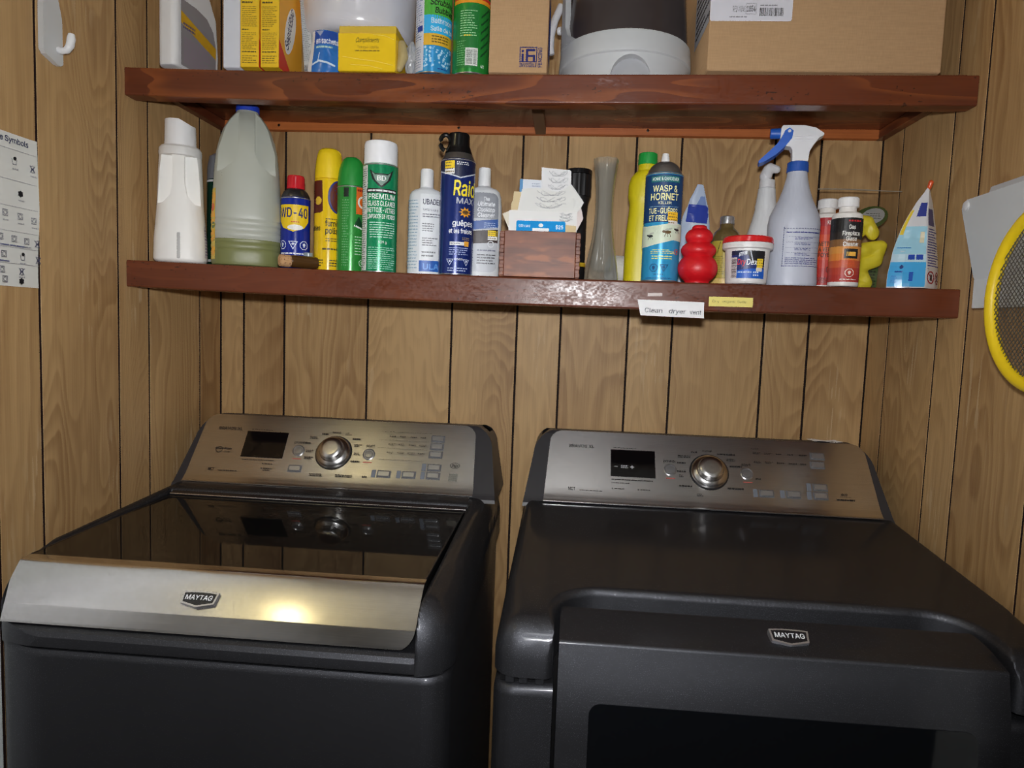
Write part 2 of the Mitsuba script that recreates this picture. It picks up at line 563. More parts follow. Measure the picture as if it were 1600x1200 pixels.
def face(X, Y):
    """The turn that makes an object's front look at where the photograph was taken from."""
    return math.degrees(math.atan2(CAM[0] - X, Y - CAM[1]))

# ------------------------------------------------------------------ lamps
def emitter(key, mesh, rgb, smooth=False):
    v, f, n = meshkit.arrays(mesh, smooth)
    scene[key] = {'type': 'ply', 'filename': meshkit.write_ply((v, f), False, normals=n), 'face_normals': n is None, 'bsdf': {'type': 'diffuse', 'reflectance': {'type': 'rgb', 'value': 0.5}},
                  'emitter': {'type': 'area', 'radiance': {'type': 'rgb', 'value': list(rgb)}}}


FLASH_AT = CAM + _up * 0.074 + _r0 * 0.004
_right = np.cross(_fw, _up)
FM = np.eye(4)
FM[:3, 0], FM[:3, 1], FM[:3, 2], FM[:3, 3] = _right, _fw, _up, FLASH_AT      # the flash faces where the camera faces, turned a little up and to the left
FM = FM @ trimesh.transformations.rotation_matrix(math.radians(5.0), [0, 0, 1]) @ trimesh.transformations.rotation_matrix(math.radians(8.0), [1, 0, 0])
fl = trimesh.Trimesh([(-0.024, 0, -0.015), (0.024, 0, -0.015), (0.024, 0, 0.015), (-0.024, 0, 0.015)], [(0, 2, 1), (0, 3, 2)], process=False)
fl.apply_transform(FM)
labels['camera_flash'] = {'label': 'small photo flash held in front of the shelves, above the lens', 'category': 'flash'}
emitter('camera_flash__lamp', fl, FLASH_RADIANCE)
flash = Thing('camera_flash_housing')
del labels[flash.key]
flash.key, flash.M = 'camera_flash', FM
for x0, x1, z0, z1 in ((-0.028, -0.0242, -0.019, 0.019), (0.0242, 0.028, -0.019, 0.019), (-0.0242, 0.0242, 0.0152, 0.019), (-0.0242, 0.0242, -0.019, -0.0152)):
    flash.part('hood', box(x0, x1, -0.001, 0.010, z0, z1), 'matte', (18, 18, 19), False)  # black walls added around the flash to dim it toward the corners
flash.part('housing', box(-0.028, 0.028, -0.03, -0.001, -0.019, 0.019, 0.002), 'satin', (22, 22, 24))

# ------------------------------------------------------------------ the alcove: grooved panelling, every board a piece
W, H = 1.524, 2.42


def struct(key, mesh, bsdf, color=None, smooth=False, uv=None, kind='structure'):
    scene[key] = shape(mesh, bsdf, color, smooth, uv)
    labels.setdefault(key.split('__')[0], {})['kind'] = 'structure'


def panelling(wall, cuts, place):
    """Boards between the cuts; place(u, w, z) turns (metres along, metres proud, metres up) into the room."""
    n = 0
    for a, b in zip(cuts[:-1], cuts[1:]):
        a, b = a + 0.0023, b - 0.0023
        panelling.count += 1
        num = panelling.count
        prof = [(a, -0.006, 1000), (a, -0.0006, 1000), (a, -0.0006, 0), (a + 0.0006, 0.0, 0), (b - 0.0006, 0.0, 0), (b, -0.0006, 0), (b, -0.0006, 1000), (b, -0.006, 1000)]
        v, uv = [], []
        for z in (0.0, H):
            for u, w, dark in prof:
                v.append(place(u, w, z)); uv.append((10 * num + u - (a + b) / 2, z + dark))
        f = []
        for k in (0, 2, 3, 4, 6):
            f += [(k, k + 1, k + 9), (k, k + 9, k + 8)]
        m = trimesh.Trimesh(v, f, process=False)
        key = fresh(f'{wall}__plank')
        scene[key] = shape(m, 'panel_wood', None, False, np.array(uv))
    labels.setdefault(wall, {})['kind'] = 'structure'


panelling.count = 0
back_cuts = [0.0, 0.0582, 0.1597, 0.3654, 0.5686, 0.7238, 0.8267, 0.9830, 1.0846, 1.2913, 1.3914, W]
panelling('wall_back', back_cuts, lambda u, w, z: (u, -w, z))
left_cuts = [-0.672, -0.5821, -0.3861, -0.2910, -0.0965, 0.0]
panelling('wall_left', left_cuts, lambda u, w, z: (w, u, z))
right_cuts = [0.0, 0.0951, 0.2890, 0.3838, 0.5754, 0.80]
panelling('wall_right', right_cuts, lambda u, w, z: (W - w, -u, z))
struct('wall_back__backing', box(-0.1, W + 0.1, 0.0045, 0.05, 0, H), 'matte', (34, 24, 20))
struct('wall_left__backing', box(-0.06, -0.0045, -0.672, 0.004, 0, H), 'matte', (34, 24, 20))
struct('wall_right__backing', box(W + 0.0045, W + 0.06, -0.80, 0.004, 0, H), 'matte', (34, 24, 20))

# the room that the alcove opens into
JR = 1.411
struct('wall_north__stub', box(JR + 0.02, 2.8, -0.915, -0.802, 0, H), 'matte', (176, 170, 160))
struct('wall_north__header', box(0.0, JR + 0.02, -0.915, -0.802, 2.3, H), 'matte', (176, 170, 160))
struct('trim_1', box(-0.02, 0.003, -0.752, -0.6785, 0, 2.3, 0.001), 'satin', (228, 232, 230))
struct('wall_west__return', box(-0.35, 0.0, -0.80, -0.7525, 0, H), 'matte', (238, 240, 242))
struct('trim_2', box(JR, JR + 0.02, -0.93, -0.80, 0, 2.3, 0.002), 'satin', (206, 208, 206))
struct('wall_west', box(-0.35, -0.25, -3.9, -0.7525, 0, H), 'matte', (238, 240, 242))
struct('wall_east', box(2.8, 2.9, -3.9, -0.80, 0, H), 'matte', (120, 112, 102))
struct('wall_south', box(-0.35, 2.9, -3.9, -3.8, 0, H), 'matte', (120, 116, 112))
struct('floor', box(-0.35, 2.9, -3.9, 0.05, -0.06, 0.0), 'satin', (74, 62, 52))
struct('ceiling', box(-0.35, 2.9, -3.9, 0.05, H, H + 0.06), 'matte', (222, 219, 212))
lt = np.arange(32) / 32 * 2 * np.pi
disc = trimesh.Trimesh(np.vstack([np.stack([0.86 + 0.15 * np.cos(lt), -2.15 + 0.15 * np.sin(lt), np.full(32, H - 0.065)], 1), [(0.86, -2.15, H - 0.075)]]),
                       [((k + 1) % 32, k, 32) for k in range(32)], process=False)
labels['added_fill_lamp'] = {'label': 'unseen round ceiling lamp added as white fill light in front of the alcove', 'category': 'lamp'}
emitter('added_fill_lamp__diffuser', disc, FILL_LAMP_RADIANCE)  # unseen lamp added as fill light for the room and its reflections
lamp = Thing('added_fill_lamp_base'); del labels[lamp.key]; lamp.key = 'added_fill_lamp'
lamp.part('base', moved(lathe([(H - 0.064, 0.158), (H - 0.04, 0.16), (H - 0.001, 0.16)]), (0.86, -2.15, 0)), 'satin', (205, 200, 190))

bulb = trimesh.creation.icosphere(2, 0.030)
bulb.apply_translation((-0.05, -1.22, 2.24))
labels['pendant_bulb'] = {'label': 'bare warm bulb hanging from the ceiling just outside the alcove', 'category': 'lamp'}
emitter('pendant_bulb__bulb', bulb, BULB_RADIANCE, True)
lamp = Thing('pendant_bulb_socket'); del labels[lamp.key]; lamp.key = 'pendant_bulb'
lamp.part('socket', moved(lathe([(2.268, 0.012), (2.272, 0.02), (2.33, 0.02), (2.335, 0.008), (2.395, 0.008), (2.40, 0.045), (2.4195, 0.045)], 24), (-0.05, -1.22, 0)), 'satin', (226, 222, 214))
# ------------------------------------------------------------------ the two shelves
def sag(X):
    u = np.asarray(X) / W
    return -0.0062 * 4 * u * (1 - u)


def sag_low(X):
    return sag(X) + 0.0068 * (1 - np.asarray(X) / W)


def bow(X):
    """The front boards are not quite straight."""
    return 0.0045 * np.sin((np.asarray(X) / W - 0.08) * 2 * np.pi * 1.2)


def board(x0, x1, y0, y1, z0, z1, b=0.003, follow=sag, n=40, bent=True):
    """A board along x with rounded long edges that follows the sag of the shelf."""
    xs = np.linspace(x0, x1, n)
    prof = rrect(y0, y1, z0, z1, b, 4)
    R = []
    for i, x in enumerate(xs):
        q = prof + [bow(x) if bent else 0.0, follow(x) if follow else 0.0]
        R.append(np.column_stack([np.full(len(q), x), q]))
    return stack(R)


def along(v):
    return np.column_stack([v[:, 0] + 0.37 * np.round(v[:, 2], 0), v[:, 2] + 0.5 * v[:, 1]])


def across(v):
    return np.column_stack([v[:, 1], v[:, 2] + 0.5 * v[:, 0]])


def make_shelf(zt, zb, label, cleat_z, sg_):
    t = Thing('wall_shelf', label, 'shelf')
    t.part('front_board', board(0.0006, W - 0.0006, -0.36, -0.322, zb, zt, 0.0035, sg_), 'shelf_wood', uv=along)
    t.part('board', board(0.0004, W - 0.0004, -0.3175, -0.0004, cleat_z, cleat_z + 0.0105, 0.001, sg_, bent=False), 'shelf_wood', uv=along)
    c0 = cleat_z - 0.0205
    t.part('back_cleat', board(0.019, W - 0.019, -0.0185, -0.0006, c0, cleat_z - 0.0005, 0.001, follow=False, bent=False), 'cleat_wood', uv=along, label='orange unfinished strip under the back of the board')
    t.part('side_cleat', box(0.0006, 0.0185, -0.315, -0.0006, c0, cleat_z - 0.0006, 0.001), 'shelf_wood', smooth=False, uv=across)
    t.part('side_cleat', box(W - 0.0185, W - 0.0006, -0.315, -0.0006, c0, cleat_z - 0.0006, 0.001), 'shelf_wood', smooth=False, uv=across)
    t.part('middle_brace', box(0.752, 0.775, -0.318, -0.0188, c0 - 0.002, cleat_z - 0.007, 0.001), 'matte', (112, 84, 62), smooth=False)
    for x in (0.150, 0.575, 1.004, 1.372):
        t.part('screw', moved(turned(lathe([(0, 0.0032), (0.0006, 0.003), (0.0011, 0.0018)], 12), 90, [1, 0, 0]), (x, -0.0184, c0 + 0.0105)), 'can_metal', (46, 34, 30))
    return t


UZ0, LZ0 = 1.7785, 1.4045     # tops of the boards where they meet the walls
upper_shelf = make_shelf(1.765, 1.714, 'upper red-brown wooden wall shelf, holding the cardboard boxes and the white tub', 1.7685, sag)
lower_shelf = make_shelf(1.4025, 1.352, 'lower red-brown wooden wall shelf, holding the long row of bottles and cans', 1.394, sag_low)


def LZ(X):
    return float(LZ0 + sag_low(X))


def UZ(X):
    return float(UZ0 + sag(X))


# ------------------------------------------------------------------ washer and dryer
def deck(Y, slope=0.0759, top=0.955):
    return top - slope * (-np.asarray(Y) - 0.245)


def field_cap(poly, z0, drop_outer, slot=None, slot_r=0.016, slot_drop=0.03, floor=0.35, fine=0.011, deck=deck):
    """A sheet-metal top: a plan outline whose surface rolls down to its edges. Points in rings along the outline, so the rolled edges stay smooth."""
    pts = []
    bd = poly.exterior

    def sample(g, step):
        for q in getattr(g, 'geoms', [g]):
            if q.is_empty:
                continue
            L = q.exterior.length
            n = max(int(L / step), 12)
            pts.extend([q.exterior.interpolate(k * L / n).coords[0] for k in range(n)])

    L = bd.length
    nb = int(L / 0.006)
    rim = [bd.interpolate(k * L / nb).coords[0] for k in range(nb)]
    for d in (0.0008, 0.002, 0.004, 0.0065, 0.0095, 0.013, 0.017, 0.0215, 0.027, 0.033, 0.040, 0.048, 0.057):
        sample(poly.buffer(-d), 0.0065 if d < 0.02 else 0.009)
    core = poly.buffer(-0.066)
    x0, y0, x1, y1 = poly.bounds
    gx, gy = np.meshgrid(np.arange(x0, x1, fine), np.arange(y0, y1, fine))
    g = np.stack([gx.ravel(), gy.ravel()], 1)
    g = g[shapely.contains_xy(core, g[:, 0], g[:, 1])]
    P = np.vstack([rim, pts, g])
    tri_ = Delaunay(P).simplices
    c = P[tri_].mean(1)
    tri_ = tri_[shapely.contains_xy(poly.buffer(1e-6), c[:, 0], c[:, 1])]
    pt = shapely.points(P)
    zd = deck(P[:, 1])
    d_out = drop_outer(P)
    d_out = np.clip(d_out, 0, 1)
    Hh = zd - z0
    z = z0 + Hh * (floor + (1 - floor) * np.sqrt(np.maximum(1 - (1 - d_out) ** 2, 0)))
    if slot is not None:
        ds = np.clip(shapely.distance(pt, slot) / slot_r, 0, 1)
        z2 = zd - slot_drop * (1 - np.sqrt(np.maximum(1 - (1 - ds) ** 2, 0)))
        z = -np.log(np.exp(-z * 700) + np.exp(-z2 * 700)) / 700 + math.log(2) / 700 * np.exp(-np.abs(z - z2) * 700)
    a = P[tri_]
    ar = np.cross(a[:, 1] - a[:, 0], a[:, 2] - a[:, 0])
    tri_ = np.where((ar < 0)[:, None], tri_[:, ::-1], tri_)
    V = np.column_stack([P, z])
    n = len(V)
    low = np.column_stack([P[:nb], np.full(nb, z0)])
    i = np.arange(nb); j = (i + 1) % nb
    ccw = bd.is_ccw
    side = np.vstack([np.stack([i, n + i, n + j], 1), np.stack([i, n + j, j], 1)])
    if not ccw:
        side = side[:, ::-1]
    m = trimesh.Trimesh(np.vstack([V, low]), np.vstack([tri_, side]), process=False)
    return m


PL_O, PL_T = np.array([0.0, -0.232, 0.965]), np.array([0, 0.588, 0.809])      # the sloping control panel
PL_N = np.array([0, -0.809, 0.588])
DARK, INK = (30, 30, 33), (34, 32, 32)


def console(t, x0, x1, px0, px1):
    """Backsplash with its housing, brushed panel and rolled lower edge."""
    prof = [(-0.246, 0.945), (-0.2435, 0.952), (-0.2375, 0.957), (-0.2320, 0.964), (-0.1520, 1.0745), (-0.146, 1.0825), (-0.138, 1.0885), (-0.125, 1.0895), (-0.075, 1.083), (-0.060, 1.075), (-0.055, 0.945)]
    hw0, hw1, xc = (x1 - x0) / 2, (x1 - x0) / 2 - 0.017, (x0 + x1) / 2
    out = [(xc - hw0, 0.94), (xc + hw0, 0.94), (xc + hw1, 1.040)]
    r = 0.052
    for k in range(9):
        a = math.radians(90 * k / 8)
        out.append((xc + hw1 - r + r * math.cos(a) * (1 if k else 1), 1.0895 + 0.001 - r + r * math.sin(a)))
    for k in range(9):
        a = math.radians(90 + 90 * k / 8)
        out.append((xc - hw1 + r + r * math.cos(a), 1.0905 - r + r * math.sin(a)))
    out.append((xc - hw1, 1.040))
    poly = sg.Polygon(out).buffer(0)
    t.part('console', meet(prism(prof, 'x', x0 - 0.01, x1 + 0.01), prism(poly, 'y', -0.30, -0.02)), 'satin', (50, 49, 52), 28, label='dark grey console housing')
    # panel sheet: rows up the slope, narrower and rounded at the top
    rows = [(-0.2475, 0.9588), (-0.2462, 0.9589), (-0.2446, 0.9594), (-0.2430, 0.9602), (-0.2412, 0.9616), (-0.2392, 0.9634), (-0.2368, 0.9658)]
    off = 0.0024
    base = PL_O + PL_N * off
    ts = np.concatenate([np.linspace(0.006, 0.125, 8), 0.1517 - 0.026 * (1 - np.sin(np.linspace(0, np.pi / 2, 9)))])
    rows += [tuple((base + PL_T * q)[1:]) for q in ts]
    tt = np.concatenate([np.linspace(-0.012, 0.0, 7), ts])
    G = []
    for (y, z), q in zip(rows, tt):
        sl = 0.018 * max(0.0, (0.15 - q)) / 0.168
        wl, wr = px0 + 0.010 - sl * 0.55, px1 - 0.010 + sl * 0.55
        if q > 0.1257:
            ins = 0.026 - math.sqrt(max(0.026 ** 2 - (q - 0.1257) ** 2, 0))
            wl, wr = wl + ins, wr - ins
        G.append([(x, y, z) for x in np.linspace(wl, wr, 25)])
    m = sheet(np.array(G), 0.0016)
    if m.face_normals[10][1] > 0:
        m.invert()
    key = t.part('control_panel', m, 'brushed_steel', None, 40, uv=lambda v: np.column_stack([v[:, 0], v[:, 2] * 1.2 + v[:, 1]]), label='brushed steel control panel')
    return key


def on_panel(x, q, off=0.0032):
    return PL_O + np.array([x, 0, 0]) + PL_T * q + PL_N * off


def tilt_panel(m, x, q, off=0.0032):
    """m stands with +z out of the panel and +y up it; it is put at (x, q)."""
    m = tri(m).copy()
    M = np.eye(4)
    M[:3, 0], M[:3, 1], M[:3, 2], M[:3, 3] = [1, 0, 0], PL_T, PL_N, on_panel(x, q, off)
    m.apply_transform(M)
    return m


def controls(t, panel, kx, disp, pw, st, buttons, side_tabs, dryer):
    P = Print(t, Plane(PL_O + PL_N * 0.0032, [1, 0, 0], PL_T), parent=panel, curved=False, base=0.0003, step=0.00006)
    # display
    x0, x1, q0, q1 = disp
    t.part('display', tilt_panel(box(x0, x1, q0, q1, -0.001, 0.0014, 0.0006), 0, 0), 'mirror_gloss', (9, 9, 11), parent=panel)
    if dryer:
        D = Print(t, Plane(PL_O + PL_N * 0.0047, [1, 0, 0], PL_T), parent=panel, curved=False)
        D.rect(0.953, 0.0715, 0.9595, 0.0727, (225, 225, 228), 'display_mark').rect(0.986, 0.0715, 0.9935, 0.0727, (225, 225, 228), 'display_mark').rect(0.9892, 0.0683, 0.9904, 0.0759, (225, 225, 228), 'display_mark')
        D.lines(0.967, 0.068, 0.981, 0.0765, 2, (190, 190, 195), 'display_mark', 4, 0.5)
        D.done()
    # dial: dark seat, chrome skirt, domed chrome knob
    t.part('dial_seat', tilt_panel(lathe([(-0.001, 0.0405), (0.001, 0.0400), (0.0015, 0.038)]), kx, 0.0705), 'gloss', (26, 26, 28), parent=panel)
    k = t.part('dial', tilt_panel(lathe([(0.0012, 0.0375), (0.006, 0.0370), (0.010, 0.0340), (0.0125, 0.0285), (0.0135, 0.0270), (0.020, 0.0262), (0.026, 0.0240), (0.0285, 0.0205), (0.0292, 0.014), (0.0290, 0.0005)], 56), kx, 0.0705), 'chrome', parent=panel, label='domed chrome dial')
    # power and start
    for x, name in ((pw, 'power'), (st, 'start')):
        b = t.part('round_button', tilt_panel(lathe([(-0.001, 0.0135), (0.0015, 0.0132), (0.0022, 0.0118), (0.0012, 0.0108), (0.0012, 0.0090), (0.0024, 0.0078), (0.0026, 0.0005)], 36), x, 0.0710), 'can_metal', (176, 177, 180), parent=panel, label=f'round {name} button')
        P.text(name, x, 0.0882, 0.0066, INK)
        P.rect(x - 0.0095, 0.0510, x + 0.0095, 0.0532, (176, 92, 84), 'red_mark')
    for x, q in buttons:
        t.part('button_recess', tilt_panel(box(x - 0.0150, x + 0.0150, q - 0.0085, q + 0.0085, -0.001, 0.0006, 0.0004), 0, 0), 'satin', (96, 98, 102), parent=panel)
        t.part('button', tilt_panel(box(x - 0.0128, x + 0.0128, q - 0.0064, q + 0.0064, 0.0, 0.0034, 0.0014), 0, 0), 'can_metal', (196, 198, 202), parent=panel)
    for x, q in side_tabs:
        t.part('button_light', tilt_panel(box(x - 0.0045, x + 0.0045, q - 0.0085, q + 0.0085, -0.001, 0.0010, 0.0005), 0, 0), 'satin', (112, 118, 128), parent=panel)
    return P


BADGE = [(0.76 * a, 0.80 * b) for a, b in ((-0.034, 0.0135), (-0.018, 0.0150), (0.0, 0.0155), (0.018, 0.0150), (0.034, 0.0135), (0.0315, -0.0085), (0.0, -0.0155), (-0.0315, -0.0085))]


def badge(t, o, es, et, parent=None):
    """Shield-shaped nameplate."""
    es, et = np.array(es, float), np.array(et, float)
    es /= np.linalg.norm(es); et /= np.linalg.norm(et)
    n = np.cross(es, et)
    M = np.eye(4); M[:3, 0], M[:3, 1], M[:3, 2], M[:3, 3] = es, et, n, o
    rim = prism(BADGE, 'z', -0.006, 0.0032)
    rim.apply_transform(M)
    k = t.part('nameplate', rim, 'can_metal', (205, 205, 208), 20, parent=parent, label='chrome shield nameplate')
    inner = prism(sg.Polygon(BADGE).buffer(-0.0026, join_style=2), 'z', 0.0, 0.0036)
    inner.apply_transform(M)
    t.part('nameplate_field', inner, 'gloss', (24, 25, 29), 20, parent=parent)
    P = Print(t, Plane(np.array(o) + n * 0.0037, es, et), parent=parent, curved=False)
    P.text('MAYTAG', 0, -0.0018, 0.0072, (216, 217, 220), 0.039)
    P.done()


BLUE_BLACK = 'slate_paint'
# -- washer
WX0, WX1, FR = 0.014, 0.708, -0.765


def plan(d, y1, rl, rr_):
    """Outline of the washer from above: the front corner by the wall is rounder."""
    out = []
    for cx, cy, a0, r in ((WX1 - rr_, FR + rr_, -90, rr_), (WX1 - 0.03, y1 - 0.03, 0, 0.03), (WX0 + 0.03, y1 - 0.03, 90, 0.03), (WX0 + rl, FR + rl, 180, rl)):
        for k in range(10):
            a = math.radians(a0 + 10 * k)
            out.append((cx + (r - d) * math.cos(a), cy + (r - d) * math.sin(a)))
    return np.array(out)


washer = Thing('washing_machine', 'dark grey top-loading washing machine with a brushed steel lid edge, beside the dryer', 'washing machine')
body = [flat(plan(d + 0.003, -0.10, 0.12, 0.040), z) for z, d in ((0.02, 0.004), (0.03, 0.0), (0.829, 0.0), (0.835, 0.001), (0.8385, 0.004), (0.840, 0.010))]
washer.part('cabinet', stack(body), BLUE_BLACK, smooth=34)
washer.part('plinth', box(WX0 + 0.02, WX1 - 0.02, FR + 0.05, -0.12, 0.0, 0.03), 'matte', (20, 20, 22), smooth=False)
LX0, LX1 = 0.048, 0.656
outer = sg.Polygon(plan(0, -0.06, 0.12, 0.055))
lid_open = sg.Polygon([(LX0 - 0.004, -0.9), (LX1 + 0.004, -0.9), (LX1 + 0.004, -0.288), (LX0 - 0.004, -0.288)])
U = outer.difference(lid_open)
U = max(getattr(U, 'geoms', [U]), key=lambda g: g.area)
inner_edge = outer.exterior


def washer_drop(P):
    d = shapely.distance(shapely.points(P), inner_edge)
    side = np.minimum(P[:, 0] - WX0, WX1 - P[:, 0])
    r = np.where(P[:, 0] < 0.35, 0.020, 0.036)
    r = r + (0.05 - r) * np.clip((-0.60 - P[:, 1]) / 0.08, 0, 1)
    return d / r


washer.part('top', field_cap(U, 0.8425, washer_drop, lid_open, 0.007, 0.012, 0.30, deck=lambda Y: deck(Y, 0.036, 0.954)), BLUE_BLACK, smooth=True)
washer.part('lip', meet(prism([(-0.66, 0.80), (FR + 0.012, 0.8425), (FR + 0.002, 0.8440), (FR, 0.849), (FR + 0.001, 0.859), (FR + 0.005, 0.8655), (FR + 0.012, 0.8690), (-0.66, 0.8710)], 'x', 0.045, 0.696), prism(sg.Polygon(plan(0.0009, -0.1, 0.12, 0.055)), 'z', 0.8, 0.9)), BLUE_BLACK, smooth=25)
washer.part('inner_tub', stack([flat(rrect(LX0 - 0.002, LX1 + 0.002, -0.68, -0.286, 0.004, 4), 0.915), flat(rrect(LX0 + 0.02, LX1 - 0.02, -0.635, -0.30, 0.05, 4), 0.80), flat(rrect(LX0 + 0.03, LX1 - 0.03, -0.62, -0.31, 0.05, 4), 0.70)][::-1], True), 'satin', (14, 13, 14), smooth=20)
# lid: glass pane and brushed steel front
strip_prof = [(-0.645, 0.9295), (-0.655, 0.9289), (-0.6600, 0.9284), (-0.6625, 0.9277), (-0.6660, 0.9257), (-0.6710, 0.9221), (-0.677, 0.9176), (-0.684, 0.9120), (-0.692, 0.9053), (-0.700, 0.8984), (-0.708, 0.8912)] + fillet((-0.708, 0.8912), (-0.7160, 0.8838), (-0.7225, 0.8725), 0.006, 5) + [ (-0.7225, 0.8725), (-0.7268, 0.8645), (-0.7278, 0.8618), (-0.7258, 0.8605), (-0.7080, 0.8605), (-0.66, 0.895)]
lid_prof = [(-0.294, 0.9408)] + [(y - 0.0270, z + 0.0112) for y, z in strip_prof] + [(-0.294, 0.931)]
front_view = sg.Polygon(rrect(LX0, LX1, 0.8715, 1.2, 0.026, 8))
lid_solid = meet(prism(lid_prof, 'x', LX0, LX1), prism(front_view, 'y', -0.9, -0.2))
strip = meet(lid_solid, box(0, 0.8, -0.9, -0.6715, 0.8, 1.0))
strip = meet(strip, prism(sg.Polygon([(LX0 + 0.034, -0.80), (LX1, -0.80), (LX1, -0.6), (LX0, -0.6), (LX0, -0.690), (LX0 + 0.006, -0.718), (LX0 + 0.018, -0.742)]), 'z', 0.8, 1.0))
edge_uv = lambda v: np.column_stack([v[:, 0], v[:, 1] + v[:, 2]])
lid = washer.part('lid_front', strip, 'rolled_steel', None, 24, uv=None if False else edge_uv, label='curved brushed steel front of the lid')
pane_top = [(LX0 + 0.003, -0.6715, 0.9407), (LX1 - 0.003, -0.6715, 0.9407), (LX1 - 0.003, -0.2985, 0.9408), (LX0 + 0.003, -0.2985, 0.9408)]
scene['washing_machine__lid_glass'] = shape(trimesh.Trimesh(pane_top, [(0, 1, 2), (0, 2, 3)], process=False), 'lid_glass', None, False)
labels['washing_machine__lid_glass'] = {'label': 'dark tinted glass of the lid'}
for a, b in ((LX0, LX0 + 0.004), (LX1 - 0.004, LX1)):
    washer.part('lid_rail', box(a, b, -0.672, -0.298, 0.928, 0.9413, 0.001), 'gloss', (20, 20, 22), 20)
washer.part('hinge_cover', prism([(-0.234, 0.9580), (-0.248, 0.9572), (-0.270, 0.9525), (-0.286, 0.9475), (-0.294, 0.9440), (-0.297, 0.9415), (-0.297, 0.930), (-0.234, 0.930)], 'x', LX0 - 0.002, LX1 + 0.002), 'gloss', (38, 34, 34), 25)
washer.part('hinge_edge', tube([(LX0 - 0.002, -0.2970, 0.9432), (LX1 + 0.002, -0.2970, 0.9432)], 0.0016, 8), 'chrome')
wp = console(washer, WX0 + 0.002, WX1 + 0.003, 0.040, 0.664)
PW = controls(washer, wp, 0.3525, (0.150, 0.243, 0.0505, 0.1125), 0.2745, 0.4300,
              [(0.2765, 0.0290), (0.5746, 0.1155), (0.5745, 0.0965), (0.5742, 0.0775), (0.4700, 0.0272), (0.5235, 0.0282), (0.5750, 0.0475), (0.5750, 0.0288)],
              [(0.4480, 0.0272), (0.5015, 0.0282), (0.5530, 0.0475), (0.5530, 0.0288)], False)
PW.text('BRAVOS XL', 0.1100, 0.1135, 0.0068, INK, 0.054).text('MCT', 0.0945, 0.0150, 0.0066, INK, 0.013)
PW.poly(circle_ring(0.0985, 0.0650, 0.0075, 0.0014), INK).text('PowerWash', 0.1075, 0.0655, 0.0046, INK, 0.036).text('SYSTEM', 0.1170, 0.0585, 0.0030, INK, 0.014)
PW.poly(affinity.scale(circle_ring(0.6184, 0.0545, 0.0105, 0.0011), 1.0, 0.62), INK).text('hp', 0.6184, 0.0515, 0.0068, INK, 0.0125, slant=0.2)
PW.rect(0.608, 0.0190, 0.627, 0.0365, (128, 126, 118), 'energy_mark').lines(0.609, 0.020, 0.626, 0.0355, 4, (88, 87, 82), 'energy_mark', 5)
PW.lines(0.158, 0.1155, 0.205, 0.1180, 1, INK, 'fine_print', 8).lines(0.110, 0.0145, 0.170, 0.0175, 1, INK, 'fine_print', 9).lines(0.155, 0.0430, 0.232, 0.0455, 1, INK, 'fine_print', 10)
PW.disc(0.204, 0.0362, 0.0014, INK, 'fine_print').lines(0.208, 0.0345, 0.232, 0.0380, 1, INK, 'fine_print', 11).disc(0.204, 0.0255, 0.0014, INK, 'fine_print').lines(0.208, 0.0195, 0.230, 0.0275, 2, INK, 'fine_print', 12)
PW.text('normal', 0.3500, 0.1165, 0.0050, INK, 0.019)
for k, (x, q, w) in enumerate(((0.325, 0.1140, 0.014), (0.3765, 0.1165, 0.013), (0.301, 0.1040, 0.016), (0.293, 0.0900, 0.014), (0.299, 0.0715, 0.016), (0.302, 0.0550, 0.022), (0.397, 0.1050, 0.018), (0.4025, 0.0900, 0.016), (0.4045, 0.0700, 0.014), (0.4040, 0.0520, 0.020), (0.326, 0.0170, 0.030), (0.385, 0.0175, 0.036), (0.430, 0.0180, 0.010))):
    PW.lines(x - w / 2, q - 0.0035, x + w / 2, q + 0.0035, 2 if k % 3 else 1, INK, 'fine_print', 20 + k, 0.5)
PW.rect(0.447, 0.1262, 0.560, 0.1268, (92, 90, 84), 'rule').rect(0.447, 0.1062, 0.556, 0.1068, (92, 90, 84), 'rule').rect(0.447, 0.0868, 0.554, 0.0874, (92, 90, 84), 'rule').rect(0.452, 0.0602, 0.550, 0.0608, (92, 90, 84), 'rule')
for r_, q in enumerate((0.1160, 0.0968, 0.0770)):
    for c_ in range(4):
        x = 0.4700 + 0.0225 * c_
        PW.disc(x, q, 0.0013, INK, 'fine_print').lines(x + 0.003, q - 0.003, x + 0.0145, q + 0.002, 2 if r_ else 1, INK, 'fine_print', 60 + r_ * 4 + c_, 0.5)
PW.done()
badge(washer, (0.345, -0.7275, 0.9110), [1, 0, 0], [0, 0.785, 0.62])

# -- dryer
DX0, DX1 = 0.763, 1.514
FR = -0.752
dryer = Thing('clothes_dryer', 'dark grey front-loading clothes dryer with a windowed door, beside the washing machine', 'dryer')
DC = (DX0 + DX1) / 2
GX0, GX1 = 0.846, 1.421
body = [flat(rrect(DX0 + d, DX1 - d, FR + 0.002 + d, -0.10, 0.028, 8), z) for z, d in ((0.02, 0.004), (0.03, 0.0), (0.818, 0.0), (0.826, 0.0015), (0.8315, 0.005), (0.834, 0.011), (0.8345, 0.016))]
bodym = minus(stack(body), box(GX0 - 0.002, GX1 + 0.002, -0.9, -0.66, 0.28, 0.9))
dryer.part('cabinet', bodym, BLUE_BLACK, smooth=34)
dryer.part('door_recess', box(GX0 - 0.0018, GX1 + 0.0018, -0.664, -0.655, 0.281, 0.90), 'satin', (12, 12, 13), smooth=False)
dryer.part('seam', box(DX0 + 0.010, GX0 - 0.004, FR + 0.014, -0.2, 0.8344, 0.8460), 'satin', (13, 13, 15), smooth=False)
for x in (0.786, 0.804, 0.826):
    dryer.part('clip', box(x - 0.006, x + 0.006, FR + 0.007, FR + 0.02, 0.8344, 0.8450, 0.0012), 'satin', (34, 35, 38))
